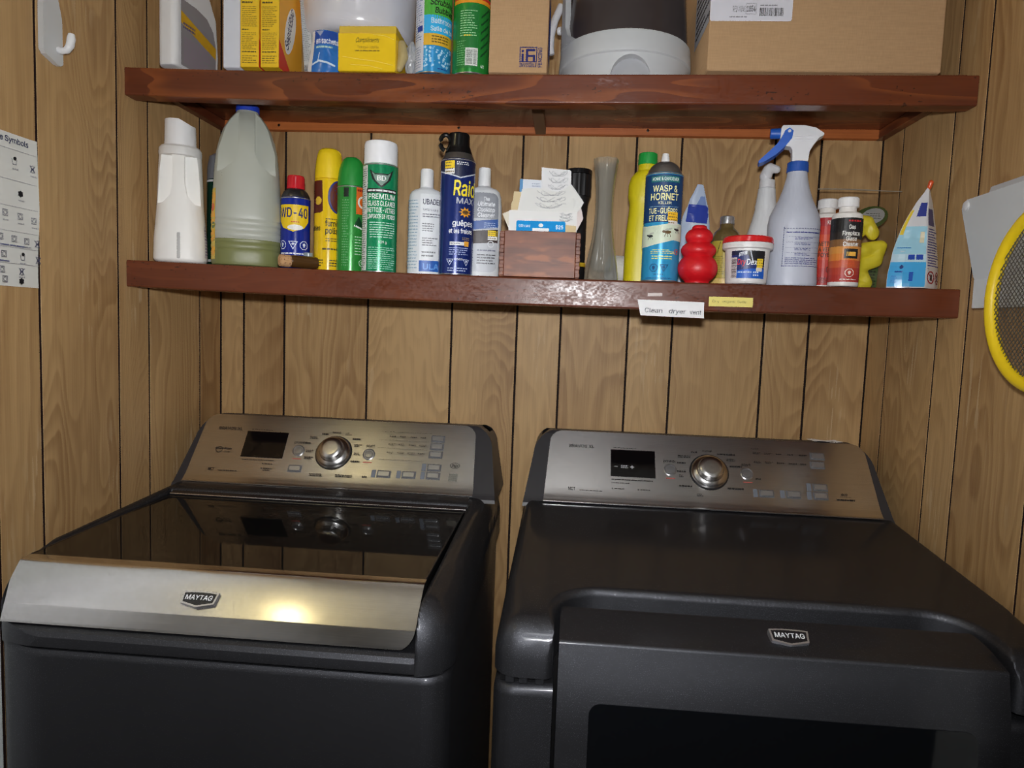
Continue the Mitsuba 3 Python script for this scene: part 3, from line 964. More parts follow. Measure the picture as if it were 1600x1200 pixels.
outer = sg.Polygon(rrect(DX0, DX1, FR, -0.06, 0.034, 10))
slot = sg.Polygon(rrect(GX0 - 0.003, GX1 + 0.003, -1.4, -0.630, 0.068, 14))
U = outer.difference(slot)
U = max(getattr(U, 'geoms', [U]), key=lambda g: g.area).buffer(-0.012).buffer(0.012)
d_edge = outer.exterior


def dryer_drop(P):
    return shapely.distance(shapely.points(P), d_edge) / (0.022 + 0.014 * np.clip((-0.60 - P[:, 1]) / 0.08, 0, 1))


dryer.part('top', field_cap(U, 0.8460, dryer_drop, slot, 0.010, 0.010, 0.34), BLUE_BLACK, smooth=True)
door_prof = [(-0.664, 0.36), (-0.664, 0.9095), (-0.6675, 0.9130), (-0.672, 0.9140), (-0.677, 0.9133)] + fillet((-0.677, 0.9133), (-0.7455, 0.8975), (-0.7560, 0.8500), 0.006) + [(-0.7560, 0.8500), (-0.7610, 0.8200), (-0.7640, 0.78), (-0.766, 0.60), (-0.762, 0.33), (-0.756, 0.305), (-0.68, 0.30)]
dv = sg.Polygon(rrect(GX0 + 0.004, GX1 - 0.004, 0.302, 0.9142, 0.010, 8))
door = dryer.part('door', meet(prism(door_prof, 'x', GX0, GX1), prism(dv, 'y', -0.9, -0.6)), BLUE_BLACK, smooth=24)
pl_n = np.array([0.0, -0.9929, 0.119])
hole = sg.Polygon(rrect(0.892, 1.378, 0.46, 0.8235, 0.016, 8))
wmesh = meet(prism(hole, 'y', -0.9, -0.7), prism([(-0.750, 0.40), (-0.7668, 0.60), (-0.7648, 0.78), (-0.7618, 0.82), (-0.7585, 0.848), (-0.73, 0.86), (-0.72, 0.40)], 'x', 0.8, 1.45))
dryer.part('door_window', wmesh, 'mirror_gloss', (12, 14, 17), 20, parent=door, label='dark glass window in the door')
dp = console(dryer, DX0 + 0.002, 1.503, 0.808, 1.479)
PD = controls(dryer, dp, 1.1475, (0.9455, 1.0375, 0.0500, 0.1115), 1.0680, 1.2240,
              [(1.3715, 0.1185), (1.3690, 0.0985), (1.2590, 0.0294), (1.3125, 0.0300), (1.3670, 0.0486), (1.3655, 0.0300)], [(1.2370, 0.0294), (1.2905, 0.0300), (1.3450, 0.0486), (1.3435, 0.0300)], True)
PD.text('BRAVOS XL', 0.8840, 0.1125, 0.0068, INK, 0.053).text('MCT', 0.8660, 0.0145, 0.0066, INK, 0.014).text('normal', 1.1470, 0.1165, 0.0050, INK, 0.020)
PD.text('eco', 1.4120, 0.0335, 0.0060, INK, 0.012, slant=0.2).rect(1.402, 0.0305, 1.424, 0.0310, INK, 'rule').lines(1.396, 0.0215, 1.431, 0.0270, 1, INK, 'fine_print', 31, 0.6)
PD.lines(0.951, 0.1145, 1.000, 0.1170, 1, INK, 'fine_print', 8).lines(0.882, 0.0140, 0.948, 0.0165, 1, INK, 'fine_print', 9).lines(0.947, 0.0405, 1.036, 0.0455, 1, INK, 'fine_print', 10, 0.4).lines(0.947, 0.0340, 0.992, 0.0370, 1, INK, 'fine_print', 13)
PD.disc(0.949, 0.0225, 0.0014, INK, 'fine_print').lines(0.953, 0.0205, 0.982, 0.0245, 1, INK, 'fine_print', 11).disc(1.002, 0.0225, 0.0014, INK, 'fine_print').lines(1.006, 0.0205, 1.034, 0.0245, 1, INK, 'fine_print', 12)
for k, (x, q, w) in enumerate(((1.120, 0.1140, 0.014), (1.098, 0.1030, 0.026), (1.092, 0.0880, 0.018), (1.091, 0.0685, 0.018), (1.091, 0.0585, 0.010), (1.098, 0.0360, 0.026), (1.186, 0.1120, 0.038), (1.1935, 0.1000, 0.018), (1.202, 0.0855, 0.024), (1.199, 0.0360, 0.034), (1.127, 0.0180, 0.014), (1.246, 0.0600, 0.012))):
    PD.lines(x - w / 2, q - 0.0035, x + w / 2, q + 0.0035, 2 if k % 3 == 1 else 1, INK, 'fine_print', 120 + k, 0.5)
PD.lines(1.238, 0.1270, 1.254, 0.1300, 1, INK, 'fine_print', 140)
for r_, q in enumerate((0.1190, 0.0985)):
    for c_ in range(5):
        x = 1.2400 + 0.0235 * c_
        PD.lines(x, q - 0.003, x + 0.0165, q + 0.002, 2 if c_ < 2 else 1, INK, 'fine_print', 150 + r_ * 5 + c_, 0.5)
PD.done()
badge(dryer, (1.155, -0.7150, 0.9090), [1, 0, 0], [0, 0.86, 0.51])
slip = Thing('paper_slip', 'white slip of paper lying on top of the dryer console', 'paper')
G = np.array([[(1.375 + 0.058 * i / 6, -0.135 + 0.05 * j / 4, 1.0905 - 0.07 * (0.05 * j / 4) + 0.0012 * math.sin(i * 1.2)) for i in range(7)] for j in range(5)])
slip.part('', sheet(G, 0.0004), 'matte', (228, 228, 226), True)

# ------------------------------------------------------------------ things on the lower shelf
WHITE, SILVER = (226, 227, 226), (190, 190, 192)


def stand(name, label, category, X, Y, off=0.0, up=False, dz=0.0, turn=None, **k):
    return Thing(name, label, category, pos=(X, Y, (UZ(X) if up else LZ(X)) + dz + 0.0003), turn=face(X, Y) + off if turn is None else turn, **k)


def tin_body(t, r, h, color, bsdf='gloss', rims=True, N=52):
    F = Form([(0, r * 0.90), (0.0012, r * 0.965), (0.004, r), (h - 0.003, r), (h - 0.0006, r * 0.985), (h, r * 0.96)], N)
    t.part('body', F.mesh(), bsdf, color)
    if rims:
        for z in (0.0022, h - 0.0022):
            th = np.linspace(0, 2 * np.pi, 41)[:-1]
            R = [flat(ring(r + q, N=40), z + w) for q, w in ((-0.001, -0.0016), (0.0007, -0.0008), (0.0007, 0.0008), (-0.001, 0.0016))]
            t.part('rim', stack(R), 'can_metal', SILVER)
    return F


def hazard(P, s, t, r, color, kind):
    """The outlined warning signs of a household spray can."""
    w = r * 0.16
    if kind == 'o':
        q = sg.Polygon([(s + r * math.cos(math.radians(22.5 + 45 * k)), t + r * math.sin(math.radians(22.5 + 45 * k))) for k in range(8)])
    else:
        q = sg.Polygon([(s - r, t + r * 0.8), (s + r, t + r * 0.8), (s, t - r)])
    P.poly(q.difference(q.buffer(-w, join_style=2)), color, 'hazard_symbol')
    if kind == 'o':
        P.poly(ellipse(s, t + r * 0.12, r * 0.34, r * 0.34).union(sg.box(s - r * 0.18, t - r * 0.42, s + r * 0.18, t - r * 0.1)), color, 'hazard_symbol')
    else:
        P.poly(ellipse(s, t + r * 0.22, r * 0.3, r * 0.26), color, 'hazard_symbol')


# white detergent bottle with grip hollows
t = stand('detergent_bottle', 'white bottle with grip hollows and a slanted white cap on the lower shelf', 'bottle', 0.0655, -0.288, -6)
F = Form([(0, 0.040, 0.034, 2.8), (0.003, 0.0465, 0.038, 2.8), (0.008, 0.0490, 0.040, 2.8), (0.045, 0.0480, 0.040, 2.8), (0.085, 0.0445, 0.039, 2.7), (0.11, 0.0425, 0.038, 2.6), (0.15, 0.0410, 0.037, 2.5), (0.185, 0.0395, 0.036, 2.3), (0.205, 0.0385, 0.035, 2.1), (0.214, 0.0360, 0.033, 2.0), (0.219, 0.030, 0.029, 2.0)], 48)
m = F.mesh()
for sx in (-1, 1):
    bite = notch([(sx * 0.0105, 0.207), (sx * 0.0105, 0.152), (sx * 0.0150, 0.130), (sx * 0.028, 0.114), (sx * 0.07, 0.108), (sx * 0.07, 0.198), (sx * 0.040, 0.203), (sx * 0.024, 0.209)], lambda z: -0.021 + 0 * z)
    m = minus(m, bite)
t.part('body', m, 'satin', (230, 230, 226), 40)
t.part('collar', lathe([(0.206, 0.036), (0.2075, 0.0385), (0.214, 0.0392), (0.222, 0.0385), (0.2265, 0.035), (0.2275, 0.029)]), 'satin', (214, 214, 212))
cap = lathe([(0.227, 0.0285), (0.229, 0.0290), (0.283, 0.0275), (0.2835, 0.0255), (0.262, 0.0245), (0.261, 0.001)], 40)
cut = prism([(-0.05, 0.279), (0.0, 0.276), (0.02, 0.267), (0.05, 0.267), (0.05, 0.3), (-0.05, 0.3)], 'y', -0.05, 0.05)
t.part('cap', minus(cap, cut), 'satin', (228, 229, 230), 30)
t.part('measuring_strip', box(-0.0028, 0.0028, -0.0408, -0.0385, 0.008, 0.058, 0.0008), 'satin', (168, 168, 166))
P = Print(t, F); P.rect(0.052, 0.012, 0.085, 0.076, (196, 192, 196)).lines(0.054, 0.016, 0.083, 0.070, 9, (92, 88, 132), seed=3); P.done()

# dark green can behind the jug
t = stand('aerosol_can', 'dark green can with a grey cap, half hidden behind the clear vinegar jug', 'spray can', 0.039, -0.072)
F = tin_body(t, 0.0315, 0.205, (22, 58, 44), rims=False)
t.part('cap', lathe([(0.2055, 0.0310), (0.235, 0.0305), (0.258, 0.026), (0.266, 0.015), (0.267, 0.001)]), 'satin', (126, 128, 134))
P = Print(t, F); P.rect(-0.09, 0.1985, 0.09, 0.2035, WHITE).rect(-0.09, 0.020, 0.09, 0.0255, WHITE); P.done()

# big translucent jug
t = stand('vinegar_jug', 'large translucent jug with a blue cap, a moulded handle and yellowish liquid at the bottom', 'jug', 0.1835, -0.248, -2)
prof = [(0.0, 0.058, 0.052), (0.003, 0.0655, 0.058), (0.010, 0.0670, 0.060), (0.024, 0.0668, 0.060)]
z = 0.030
while z < 0.097:
    prof += [(z, 0.0672, 0.0602), (z + 0.0035, 0.0655, 0.0588), (z + 0.007, 0.0672, 0.0602)]
    z += 0.0115
prof += [(0.105, 0.0664, 0.0596), (0.15, 0.0640, 0.058), (0.19, 0.0615, 0.056), (0.225, 0.0580, 0.053), (0.250, 0.0530, 0.049), (0.272, 0.0455, 0.043), (0.287, 0.0370, 0.036), (0.298, 0.0290, 0.029), (0.304, 0.0235, 0.0235), (0.309, 0.0205, 0.0205), (0.312, 0.0200, 0.0200)]
full = Form([(a, b, c, 2.9 if a < 0.25 else 2.2) for a, b, c in prof], 56)
low = Form([(a, b, c, 2.9) for a, b, c in prof if a <= 0.0525] + [(0.0526, 0.0668, 0.0598, 2.9)], 56)
top = Form([(0.0527, 0.0668, 0.0598, 2.9)] + [(a, b, c, 2.9 if a < 0.25 else 2.2) for a, b, c in prof if a > 0.0527], 56)
m = top.mesh()
for sx in (-1, 1):
    bite = notch([(sx * 0.0150, 0.318), (sx * 0.0150, 0.222), (sx * 0.0220, 0.202), (sx * 0.044, 0.184), (sx * 0.09, 0.174), (sx * 0.09, 0.318)], lambda z: -0.0375 + 0.19 * np.maximum(z - 0.20, 0))
    m = minus(m, bite)
t.part('body', m, 'satin', (168, 171, 160), 40, label='cloudy translucent plastic')
t.part('liquid', low.mesh(), 'satin', (116, 120, 74), 40, label='yellowish liquid showing through the plastic')
t.part('cap', lathe([(0.3095, 0.0185), (0.310, 0.0225), (0.3205, 0.0222), (0.3228, 0.0200), (0.3232, 0.001)]), 'satin', (32, 62, 178))
P = Print(t, full)
P.rect(-0.110, 0.012, -0.062, 0.150, (206, 178, 70), 'label')
for s_, z_, r_ in ((-0.072, 0.132, 0.011), (-0.073, 0.094, 0.012), (-0.074, 0.058, 0.012), (-0.071, 0.028, 0.009)):
    P.disc(s_, z_, r_, (226, 164, 44), 'fruit_picture')
P.disc(-0.072, 0.113, 0.008, (214, 96, 40), 'fruit_picture').disc(-0.068, 0.078, 0.006, (92, 112, 56), 'fruit_picture')
P.done()

# blue and yellow lubricant can
t = stand('aerosol_can', 'short blue and yellow lubricant spray can with a red cap', 'spray can', 0.2795, -0.235, -9)
F = tin_body(t, 0.0290, 0.146, (20, 40, 138))
t.part('shoulder', lathe([(0.146, 0.0282), (0.150, 0.0275), (0.158, 0.0235), (0.163, 0.0185), (0.1645, 0.0160)]), 'can_metal', (92, 92, 96))
t.part('cap', lathe([(0.1640, 0.0168), (0.1655, 0.0180), (0.187, 0.0170), (0.1905, 0.0155), (0.1912, 0.001)]), 'gloss', (196, 34, 44))
P = Print(t, F)
P.poly(sg.Polygon([(-0.034, 0.130), (0.034, 0.130), (0.034, 0.098), (0.022, 0.084), (0.0, 0.076), (-0.022, 0.084), (-0.034, 0.098)]), (232, 196, 28), 'label')
P.text('WD-40', 0.000, 0.105, 0.0185, (24, 34, 112), 0.060, bold=True).poly(ellipse(0.004, 0.0850, 0.016, 0.0055), (236, 236, 230), 'label').lines(-0.004, 0.0935, 0.012, 0.0985, 1, (196, 60, 48), seed=4)
for s_, kd in ((-0.023, 'o'), (0.0, 'v'), (0.022, 'o')):
    hazard(P, s_, 0.050, 0.0095, (206, 214, 232), kd)
P.lines(-0.028, 0.030, 0.028, 0.036, 1, (216, 220, 232), seed=6, fill=0.5).lines(-0.028, 0.010, 0.028, 0.026, 3, (150, 162, 206), seed=7)
P.done()

# corked vial lying on its side, small plastic cup
t = Thing('corked_vial', 'small amber vial lying on its side with a cork, below the lubricant can', 'vial', pos=(0.303, -0.340, LZ(0.303) + 0.0123), turn=38)
ax = lambda m: turned(m, 90, [0, 1, 0])
t.part('glass', ax(lathe([(0.006, 0.006), (0.010, 0.0108), (0.014, 0.0118), (0.058, 0.0118), (0.061, 0.010), (0.0615, 0.001)], 28)), 'gloss', (74, 50, 24))
t.part('cork', ax(lathe([(-0.012, 0.0095), (-0.0108, 0.0112), (0.006, 0.0116), (0.0095, 0.0105)], 28)), 'cork', None, 30)
t = Thing('plastic_cup', 'tiny clear grey plastic cup between the short blue can and the yellow can', 'cup', pos=(0.3135, -0.252, LZ(0.3135) + 0.0004))
t.part('', lathe([(0, 0.0075), (0.001, 0.0082), (0.034, 0.0092), (0.036, 0.0096), (0.036, 0.0085), (0.003, 0.0072), (0.003, 0.001)], 24), 'gloss', (132, 144, 152))

# yellow furniture polish
t = stand('aerosol_can', 'tall yellow furniture polish can with a yellow spray cap', 'spray can', 0.3445, -0.222, -4)
F = tin_body(t, 0.0288, 0.187, (228, 190, 24), rims=False)
t.part('rim', lathe([(0.0005, 0.0282), (0.001, 0.0292), (0.0035, 0.0292), (0.004, 0.0282)]), 'can_metal', SILVER)
cap = Form([(0.1875, 0.0282), (0.205, 0.0280), (0.222, 0.0265), (0.236, 0.0240), (0.2445, 0.0215), (0.248, 0.017), (0.249, 0.001)], 44).mesh()
t.part('spray_cap', minus(cap, blob([((0.020, -0.006, 0.246), 0.0085), ((0.050, -0.014, 0.240), 0.0105)], [(0, 1)], 0.006, 3)), 'satin', (236, 202, 28), 36)
P = Print(t, F)
P.poly(sg.Polygon([(-0.040, 0.182), (-0.012, 0.182), (-0.010, 0.122), (-0.016, 0.118), (-0.040, 0.118)]), (86, 34, 22), 'label').disc(-0.021, 0.142, 0.0085, (214, 176, 52), 'fruit_picture')
P.disc(0.021, 0.150, 0.0215, (40, 48, 118), 'label', 0.033).disc(0.0235, 0.150, 0.0195, (92, 36, 22), 'label', 0.031)
P.text('furniture', 0.0175, 0.0915, 0.0115, (30, 24, 22), 0.045).text('polish', 0.0115, 0.0770, 0.0115, (30, 24, 22), 0.032).text('meubles', -0.0330, 0.0830, 0.0100, (30, 24, 22), 0.036)
P.lines(-0.004, 0.104, 0.020, 0.108, 1, (60, 50, 30), seed=4).lines(-0.004, 0.0600, 0.022, 0.0690, 2, (110, 90, 30), seed=5).lines(-0.010, 0.042, 0.030, 0.050, 1, (70, 58, 30), seed=6).lines(-0.035, 0.010, -0.008, 0.026, 3, (60, 50, 30), seed=7).lines(0.004, 0.010, 0.030, 0.026, 3, (60, 50, 30), seed=8)
P.done()

# green air freshener
t = stand('aerosol_can', 'green air freshener can with a domed green cap and an orange label', 'spray can', 0.3965, -0.236, 6)
F = tin_body(t, 0.0285, 0.172, (52, 146, 62), 'lacquer_tin')
cap = Form([(0.1722, 0.0282), (0.186, 0.0278), (0.204, 0.0255), (0.218, 0.0215), (0.2265, 0.0170), (0.230, 0.0115), (0.231, 0.001)], 44).mesh()
t.part('spray_cap', minus(cap, blob([((0.014, -0.006, 0.231), 0.008), ((0.046, -0.014, 0.224), 0.012)], [(0, 1)], 0.006, 3)), 'satin', (32, 138, 54), 36)
P = Print(t, F)
P.rect(0.006, 0.116, 0.046, 0.170, (224, 104, 38), 'label').poly(circle_ring(0.0215, 0.140, 0.0125, 0.004), (232, 226, 214)).disc(0.026, 0.126, 0.007, (206, 60, 40)).lines(0.008, 0.160, 0.034, 0.166, 1, (140, 28, 24), seed=2, fill=0.8)
P.rect(-0.019, 0.149, -0.009, 0.167, (18, 34, 24), 'label').poly(sg.Polygon([(0.004, 0.098), (0.012, 0.112), (0.020, 0.098), (0.030, 0.110), (0.044, 0.094), (0.044, 0.090), (0.004, 0.092)]), (20, 60, 34), 'leaf_picture').poly(sg.Polygon([(0.002, 0.0915), (0.046, 0.078), (0.046, 0.0815), (0.002, 0.095)]), (226, 228, 222), 'label_band')
P.lines(-0.022, 0.012, -0.008, 0.145, 26, (120, 178, 126), seed=5, fill=0.3).lines(0.004, 0.034, 0.034, 0.074, 7, (176, 214, 178), seed=6, fill=0.35)
hazard(P, 0.020, 0.020, 0.0075, (206, 226, 206), 'o'); P.done()

# glass cleaner can
t = stand('aerosol_can', 'wide green glass cleaner can with a tall white cap', 'spray can', 0.4635, -0.266, 3)
F = tin_body(t, 0.0338, 0.209, (24, 142, 92), 'lacquer_tin')
t.part('cap', lathe([(0.2095, 0.0315), (0.211, 0.0325), (0.247, 0.0322), (0.2525, 0.0305), (0.2548, 0.025), (0.2552, 0.001)]), 'satin', (238, 240, 243))
P = Print(t, F)
P.rect(-0.052, 0.004, -0.0285, 0.205, (206, 212, 208), 'label').lines(-0.050, 0.008, -0.031, 0.200, 46, (70, 84, 80), seed=9, fill=0.4)
P.poly(sg.Polygon([(-0.024, 0.197), (-0.013, 0.189), (0.013, 0.189), (0.024, 0.197), (0.018, 0.178), (0.006, 0.166), (0, 0.162), (-0.006, 0.166), (-0.018, 0.178)]), (30, 40, 36), 'emblem').poly(sg.Polygon([(-0.019, 0.1925), (-0.012, 0.1865), (0.012, 0.1865), (0.019, 0.1925), (0.012, 0.176), (0, 0.1655), (-0.012, 0.176)]), (126, 152, 140), 'emblem').text('BD', 0, 0.1755, 0.0088, (236, 238, 236), 0.017)
P.rect(-0.030, 0.1525, 0.034, 0.1605, (22, 26, 24)).lines(-0.027, 0.1540, 0.032, 0.1590, 1, (226, 228, 226), seed=3, fill=0.7)
for txt, tt, hh, ww in (('PREMIUM', 0.1405, 0.0098, 0.054), ('GLASS CLEANER', 0.1275, 0.0094, 0.057), ('NETTOIE-VITRES', 0.1150, 0.0090, 0.057), ('LIMPIADOR DE VIDRIOS', 0.1035, 0.0080, 0.057)):
    P.text(txt, 0.002, tt, hh, (232, 240, 236), ww)
P.lines(-0.022, 0.066, 0.030, 0.098, 7, (190, 226, 210), seed=5, fill=0.36, center=True).text('539 g', 0.004, 0.0560, 0.0050, (224, 236, 230), 0.016).lines(-0.024, 0.006, 0.032, 0.050, 11, (160, 214, 192), seed=6, fill=0.36)
P.done()

# veterinary shampoo
t = stand('shampoo_bottle', 'slim white veterinary shampoo bottle with a blue band near its base', 'bottle', 0.5505, -0.238, 0)
F = Form([(0, 0.031, 0.020, 2.2), (0.002, 0.0345, 0.0235, 2.2), (0.006, 0.0355, 0.0245, 2.2), (0.150, 0.0350, 0.0245, 2.2), (0.160, 0.0335, 0.0235, 2.2), (0.1665, 0.0300, 0.0215, 2.1), (0.1705, 0.0240, 0.018, 2.0), (0.1725, 0.0165, 0.015, 2.0), (0.176, 0.0125, 0.0125, 2.0)], 48)
t.part('body', F.mesh(), 'satin', (212, 216, 220))
t.part('cap', lathe([(0.1745, 0.0122), (0.176, 0.0133), (0.209, 0.0128), (0.2115, 0.0115), (0.212, 0.001)], 32), 'satin', (226, 227, 228))
P = Print(t, F)
P.rect(-0.012, 0.008, 0.040, 0.160, (222, 226, 230), 'label').rect(-0.012, 0.0085, 0.040, 0.0300, (38, 92, 176)).text('ULA', 0.012, 0.0130, 0.0110, (104, 160, 226), 0.032).rect(0.027, 0.019, 0.034, 0.0205, (206, 60, 64), 'label_band')
P.text('UBADERM', 0.0165, 0.1395, 0.0105, (44, 48, 74), 0.046).text('Veterinary use', 0.0155, 0.1270, 0.0052, (72, 76, 96), 0.044, bold=False).lines(-0.007, 0.1135, 0.034, 0.1230, 2, (92, 96, 110), seed=4).lines(-0.007, 0.0860, 0.016, 0.1040, 4, (96, 98, 108), seed=5).lines(-0.007, 0.0580, 0.024, 0.0760, 4, (100, 102, 110), seed=6).lines(-0.007, 0.036, 0.020, 0.050, 2, (110, 112, 118), seed=7)
P.poly(sg.Polygon([(0.0275, 0.036), (0.0295, 0.036), (0.0305, 0.070), (0.0335, 0.100), (0.0315, 0.112), (0.0295, 0.112), (0.0280, 0.100), (0.0290, 0.070)]), (28, 26, 28), 'animal_picture')
P.lines(-0.046, 0.012, -0.016, 0.150, 22, (150, 172, 190), seed=8, fill=0.36)
P.done()

# wasp spray with black trigger cap
t = stand('aerosol_can', 'tall dark blue wasp spray can with a black trigger cap', 'spray can', 0.6205, -0.285, 2)
F = tin_body(t, 0.0330, 0.218, (24, 44, 112), 'lacquer_tin')
t.part('shoulder', lathe([(0.218, 0.0322), (0.222, 0.0305), (0.230, 0.0265), (0.2345, 0.0240)]), 'can_metal', (150, 148, 144))
t.part('trigger_cap', lathe([(0.2290, 0.0250), (0.2310, 0.0268), (0.240, 0.0235), (0.246, 0.0212), (0.266, 0.0205), (0.2690, 0.0185), (0.2695, 0.001)], 40), 'gloss', (17, 17, 18), parent=None)
th = np.linspace(-80, 260, 18)
t.part('finger_loop', tube([(-0.0225 + 0.0100 * math.cos(math.radians(a)) - 0.003, -0.010, 0.2495 + 0.0145 * math.sin(math.radians(a))) for a in th], 0.0042, 10), 'gloss', (17, 17, 18))
t.part('nozzle', tube([(0, 0, 0.268), (0, 0, 0.2735)], 0.003, 10), 'satin', (22, 22, 22))
P = Print(t, F)
P.poly(sg.Polygon([(-0.050, 0.216), (0.050, 0.216), (0.050, 0.196), (0.0, 0.182), (-0.050, 0.196)]), (16, 26, 62), 'label').lines(-0.004, 0.205, 0.020, 0.212, 2, (232, 234, 238), seed=3, fill=0.45).poly(sg.Polygon([(-0.045, 0.197), (0.004, 0.183), (0.045, 0.196), (0.045, 0.1935), (0.004, 0.1805), (-0.045, 0.1945)]), (190, 198, 214), 'label_band')
P.rect(-0.0285, 0.199, -0.0075, 0.2130, (238, 204, 48), 'price_sticker').rect(-0.0285, 0.1885, -0.0075, 0.199, (226, 226, 222), 'price_sticker').lines(-0.027, 0.190, -0.009, 0.212, 4, (120, 100, 60), seed=8, fill=0.4)
P.text('Raid', 0.0145, 0.1490, 0.0275, (240, 220, 52), 0.047, slant=0.06).text('MAX', 0.0150, 0.1340, 0.0105, (176, 180, 188), 0.036, slant=0.05)
star = [(0.0150 + (0.0135 if k % 2 else 0.0075) * math.cos(k * math.pi / 9), 0.1180 + (0.0105 if k % 2 else 0.006) * math.sin(k * math.pi / 9)) for k in range(18)]
P.poly(sg.Polygon(star), (226, 156, 44), 'emblem').disc(0.0155, 0.1180, 0.0065, (92, 66, 40), 'emblem', 0.004)
P.text('guêpes', 0.0120, 0.0925, 0.0105, (232, 235, 240), 0.042).text('et les frelons', 0.0085, 0.0785, 0.0088, (232, 235, 240), 0.048)
P.lines(0.010, 0.0655, 0.026, 0.0720, 2, (176, 150, 96), seed=5).rect(-0.013, 0.0560, 0.014, 0.0625, (214, 216, 220), 'label_band').rect(0.014, 0.0545, 0.024, 0.0640, (226, 164, 60), 'label_band').lines(-0.012, 0.0575, 0.013, 0.061, 1, (60, 66, 90), seed=9)
P.lines(-0.014, 0.0370, 0.024, 0.0530, 4, (150, 164, 206), seed=6)
hazard(P, -0.012, 0.0245, 0.0070, (196, 206, 226), 'v'); hazard(P, 0.019, 0.0245, 0.0070, (196, 206, 226), 'v')
P.text('ATTENTION', 0.0035, 0.0280, 0.0036, (214, 220, 232), 0.016).lines(-0.016, 0.006, 0.024, 0.0150, 2, (170, 182, 214), seed=7)
P.done()

# cooktop cleaner
t = stand('cleaner_bottle', 'pale grey cooktop cleaner bottle beside the wooden card box', 'bottle', 0.6665, -0.240, 4)
F = Form([(0, 0.030, 0.017, 2.6), (0.002, 0.0335, 0.0205, 2.6), (0.006, 0.0350, 0.022, 2.6), (0.040, 0.0355, 0.0225, 2.6), (0.085, 0.0365, 0.0225, 2.6), (0.130, 0.0362, 0.0225, 2.6), (0.158, 0.0345, 0.0220, 2.5), (0.170, 0.0310, 0.0205, 2.3), (0.1755, 0.0255, 0.018, 2.1), (0.1775, 0.0180, 0.015, 2.0), (0.181, 0.0118, 0.0118, 2.0)], 48)
t.part('body', F.mesh(), 'satin', (206, 209, 212))
t.part('cap', lathe([(0.1795, 0.0116), (0.181, 0.0126), (0.214, 0.0121), (0.2165, 0.011), (0.217, 0.001)], 32), 'satin', (228, 229, 230))
P = Print(t, F)
lab = sg.Polygon(rrect(-0.028, 0.029, 0.012, 0.166, 0.014, 6))
P.poly(lab, (186, 190, 196), 'label').poly(lab.intersection(sg.box(-0.03, 0.116, 0.03, 0.17)), (142, 146, 154), 'label')
for txt, tt, hh in (('The', 0.1500, 0.0075), ('Ultimate', 0.1400, 0.0080), ('Cooktop', 0.1290, 0.0080), ('Cleaner', 0.1185, 0.0080)):
    P.text(txt, 0.0035, tt, hh, (232, 234, 238), {'The': 0.012}.get(txt, 0.034), slant=0.12)
P.poly(lab.intersection(sg.Polygon([(-0.03, 0.092), (0.03, 0.100), (0.03, 0.116), (-0.03, 0.109)])), (64, 96, 160), 'label_band').lines(0.000, 0.0975, 0.026, 0.1090, 3, (190, 204, 230), seed=4, fill=0.35)
P.poly(lab.intersection(sg.Polygon([(-0.03, 0.066), (0.03, 0.070), (0.03, 0.096), (-0.03, 0.090)])), (62, 52, 52), 'label_band').rect(0.008, 0.0820, 0.0275, 0.0930, (238, 206, 52), 'price_sticker').rect(0.008, 0.0745, 0.0275, 0.0820, (226, 226, 222), 'price_sticker').lines(0.009, 0.076, 0.026, 0.092, 4, (120, 104, 60), seed=2, fill=0.35)
P.poly(circle_ring(0.0145, 0.0665, 0.0065, 0.0016), (216, 218, 222), 'emblem').lines(-0.012, 0.0510, 0.026, 0.0570, 1, (120, 124, 140), seed=5).lines(-0.012, 0.0260, 0.026, 0.0480, 4, (86, 88, 96), seed=6)
P.done()

# dovetailed wooden card box with papers
BX, BY = 0.7845, -0.288
bz = LZ(BX)
t = Thing('card_box', 'small dovetailed wooden box stuffed with paper scraps and cards', 'box', pos=(BX, BY, bz + 0.0003), turn=1.5)
hw, hd, hh, th = 0.0745, 0.052, 0.0840, 0.0085
t.part('front_board', box(-hw + th, hw - th, -hd, -hd + th, 0, hh, 0.0008), 'box_wood', smooth=False)
t.part('back_board', box(-hw + th, hw - th, hd - th, hd, 0, hh, 0.0008), 'box_wood', smooth=False)
t.part('side_board', box(-hw, -hw + th - 0.0002, -hd + th * 0.9, hd - th * 0.9, 0, hh - 0.0005, 0.0008), 'box_wood', smooth=False)
t.part('side_board', box(hw - th + 0.0002, hw, -hd + th * 0.9, hd - th * 0.9, 0, hh - 0.0005, 0.0008), 'box_wood', smooth=False)
t.part('bottom_board', box(-hw + th, hw - th, -hd + th, hd - th, 0.002, 0.007), 'box_wood', smooth=False)
nj = 6
for sx in (-1, 1):
    for k in range(nj):
        z0 = hh * k / nj + 0.0016
        z1 = hh * (k + 1) / nj - (hh / nj) * 0.36
        x0, x1 = (-hw - 0.0004, -hw + th - 0.0003) if sx < 0 else (hw - th + 0.0003, hw + 0.0004)
        t.part('dovetail', box(x0, x1, -hd + 0.0002, -hd + th * 0.9, z0, z1, 0.0007), 'box_wood', smooth=False)


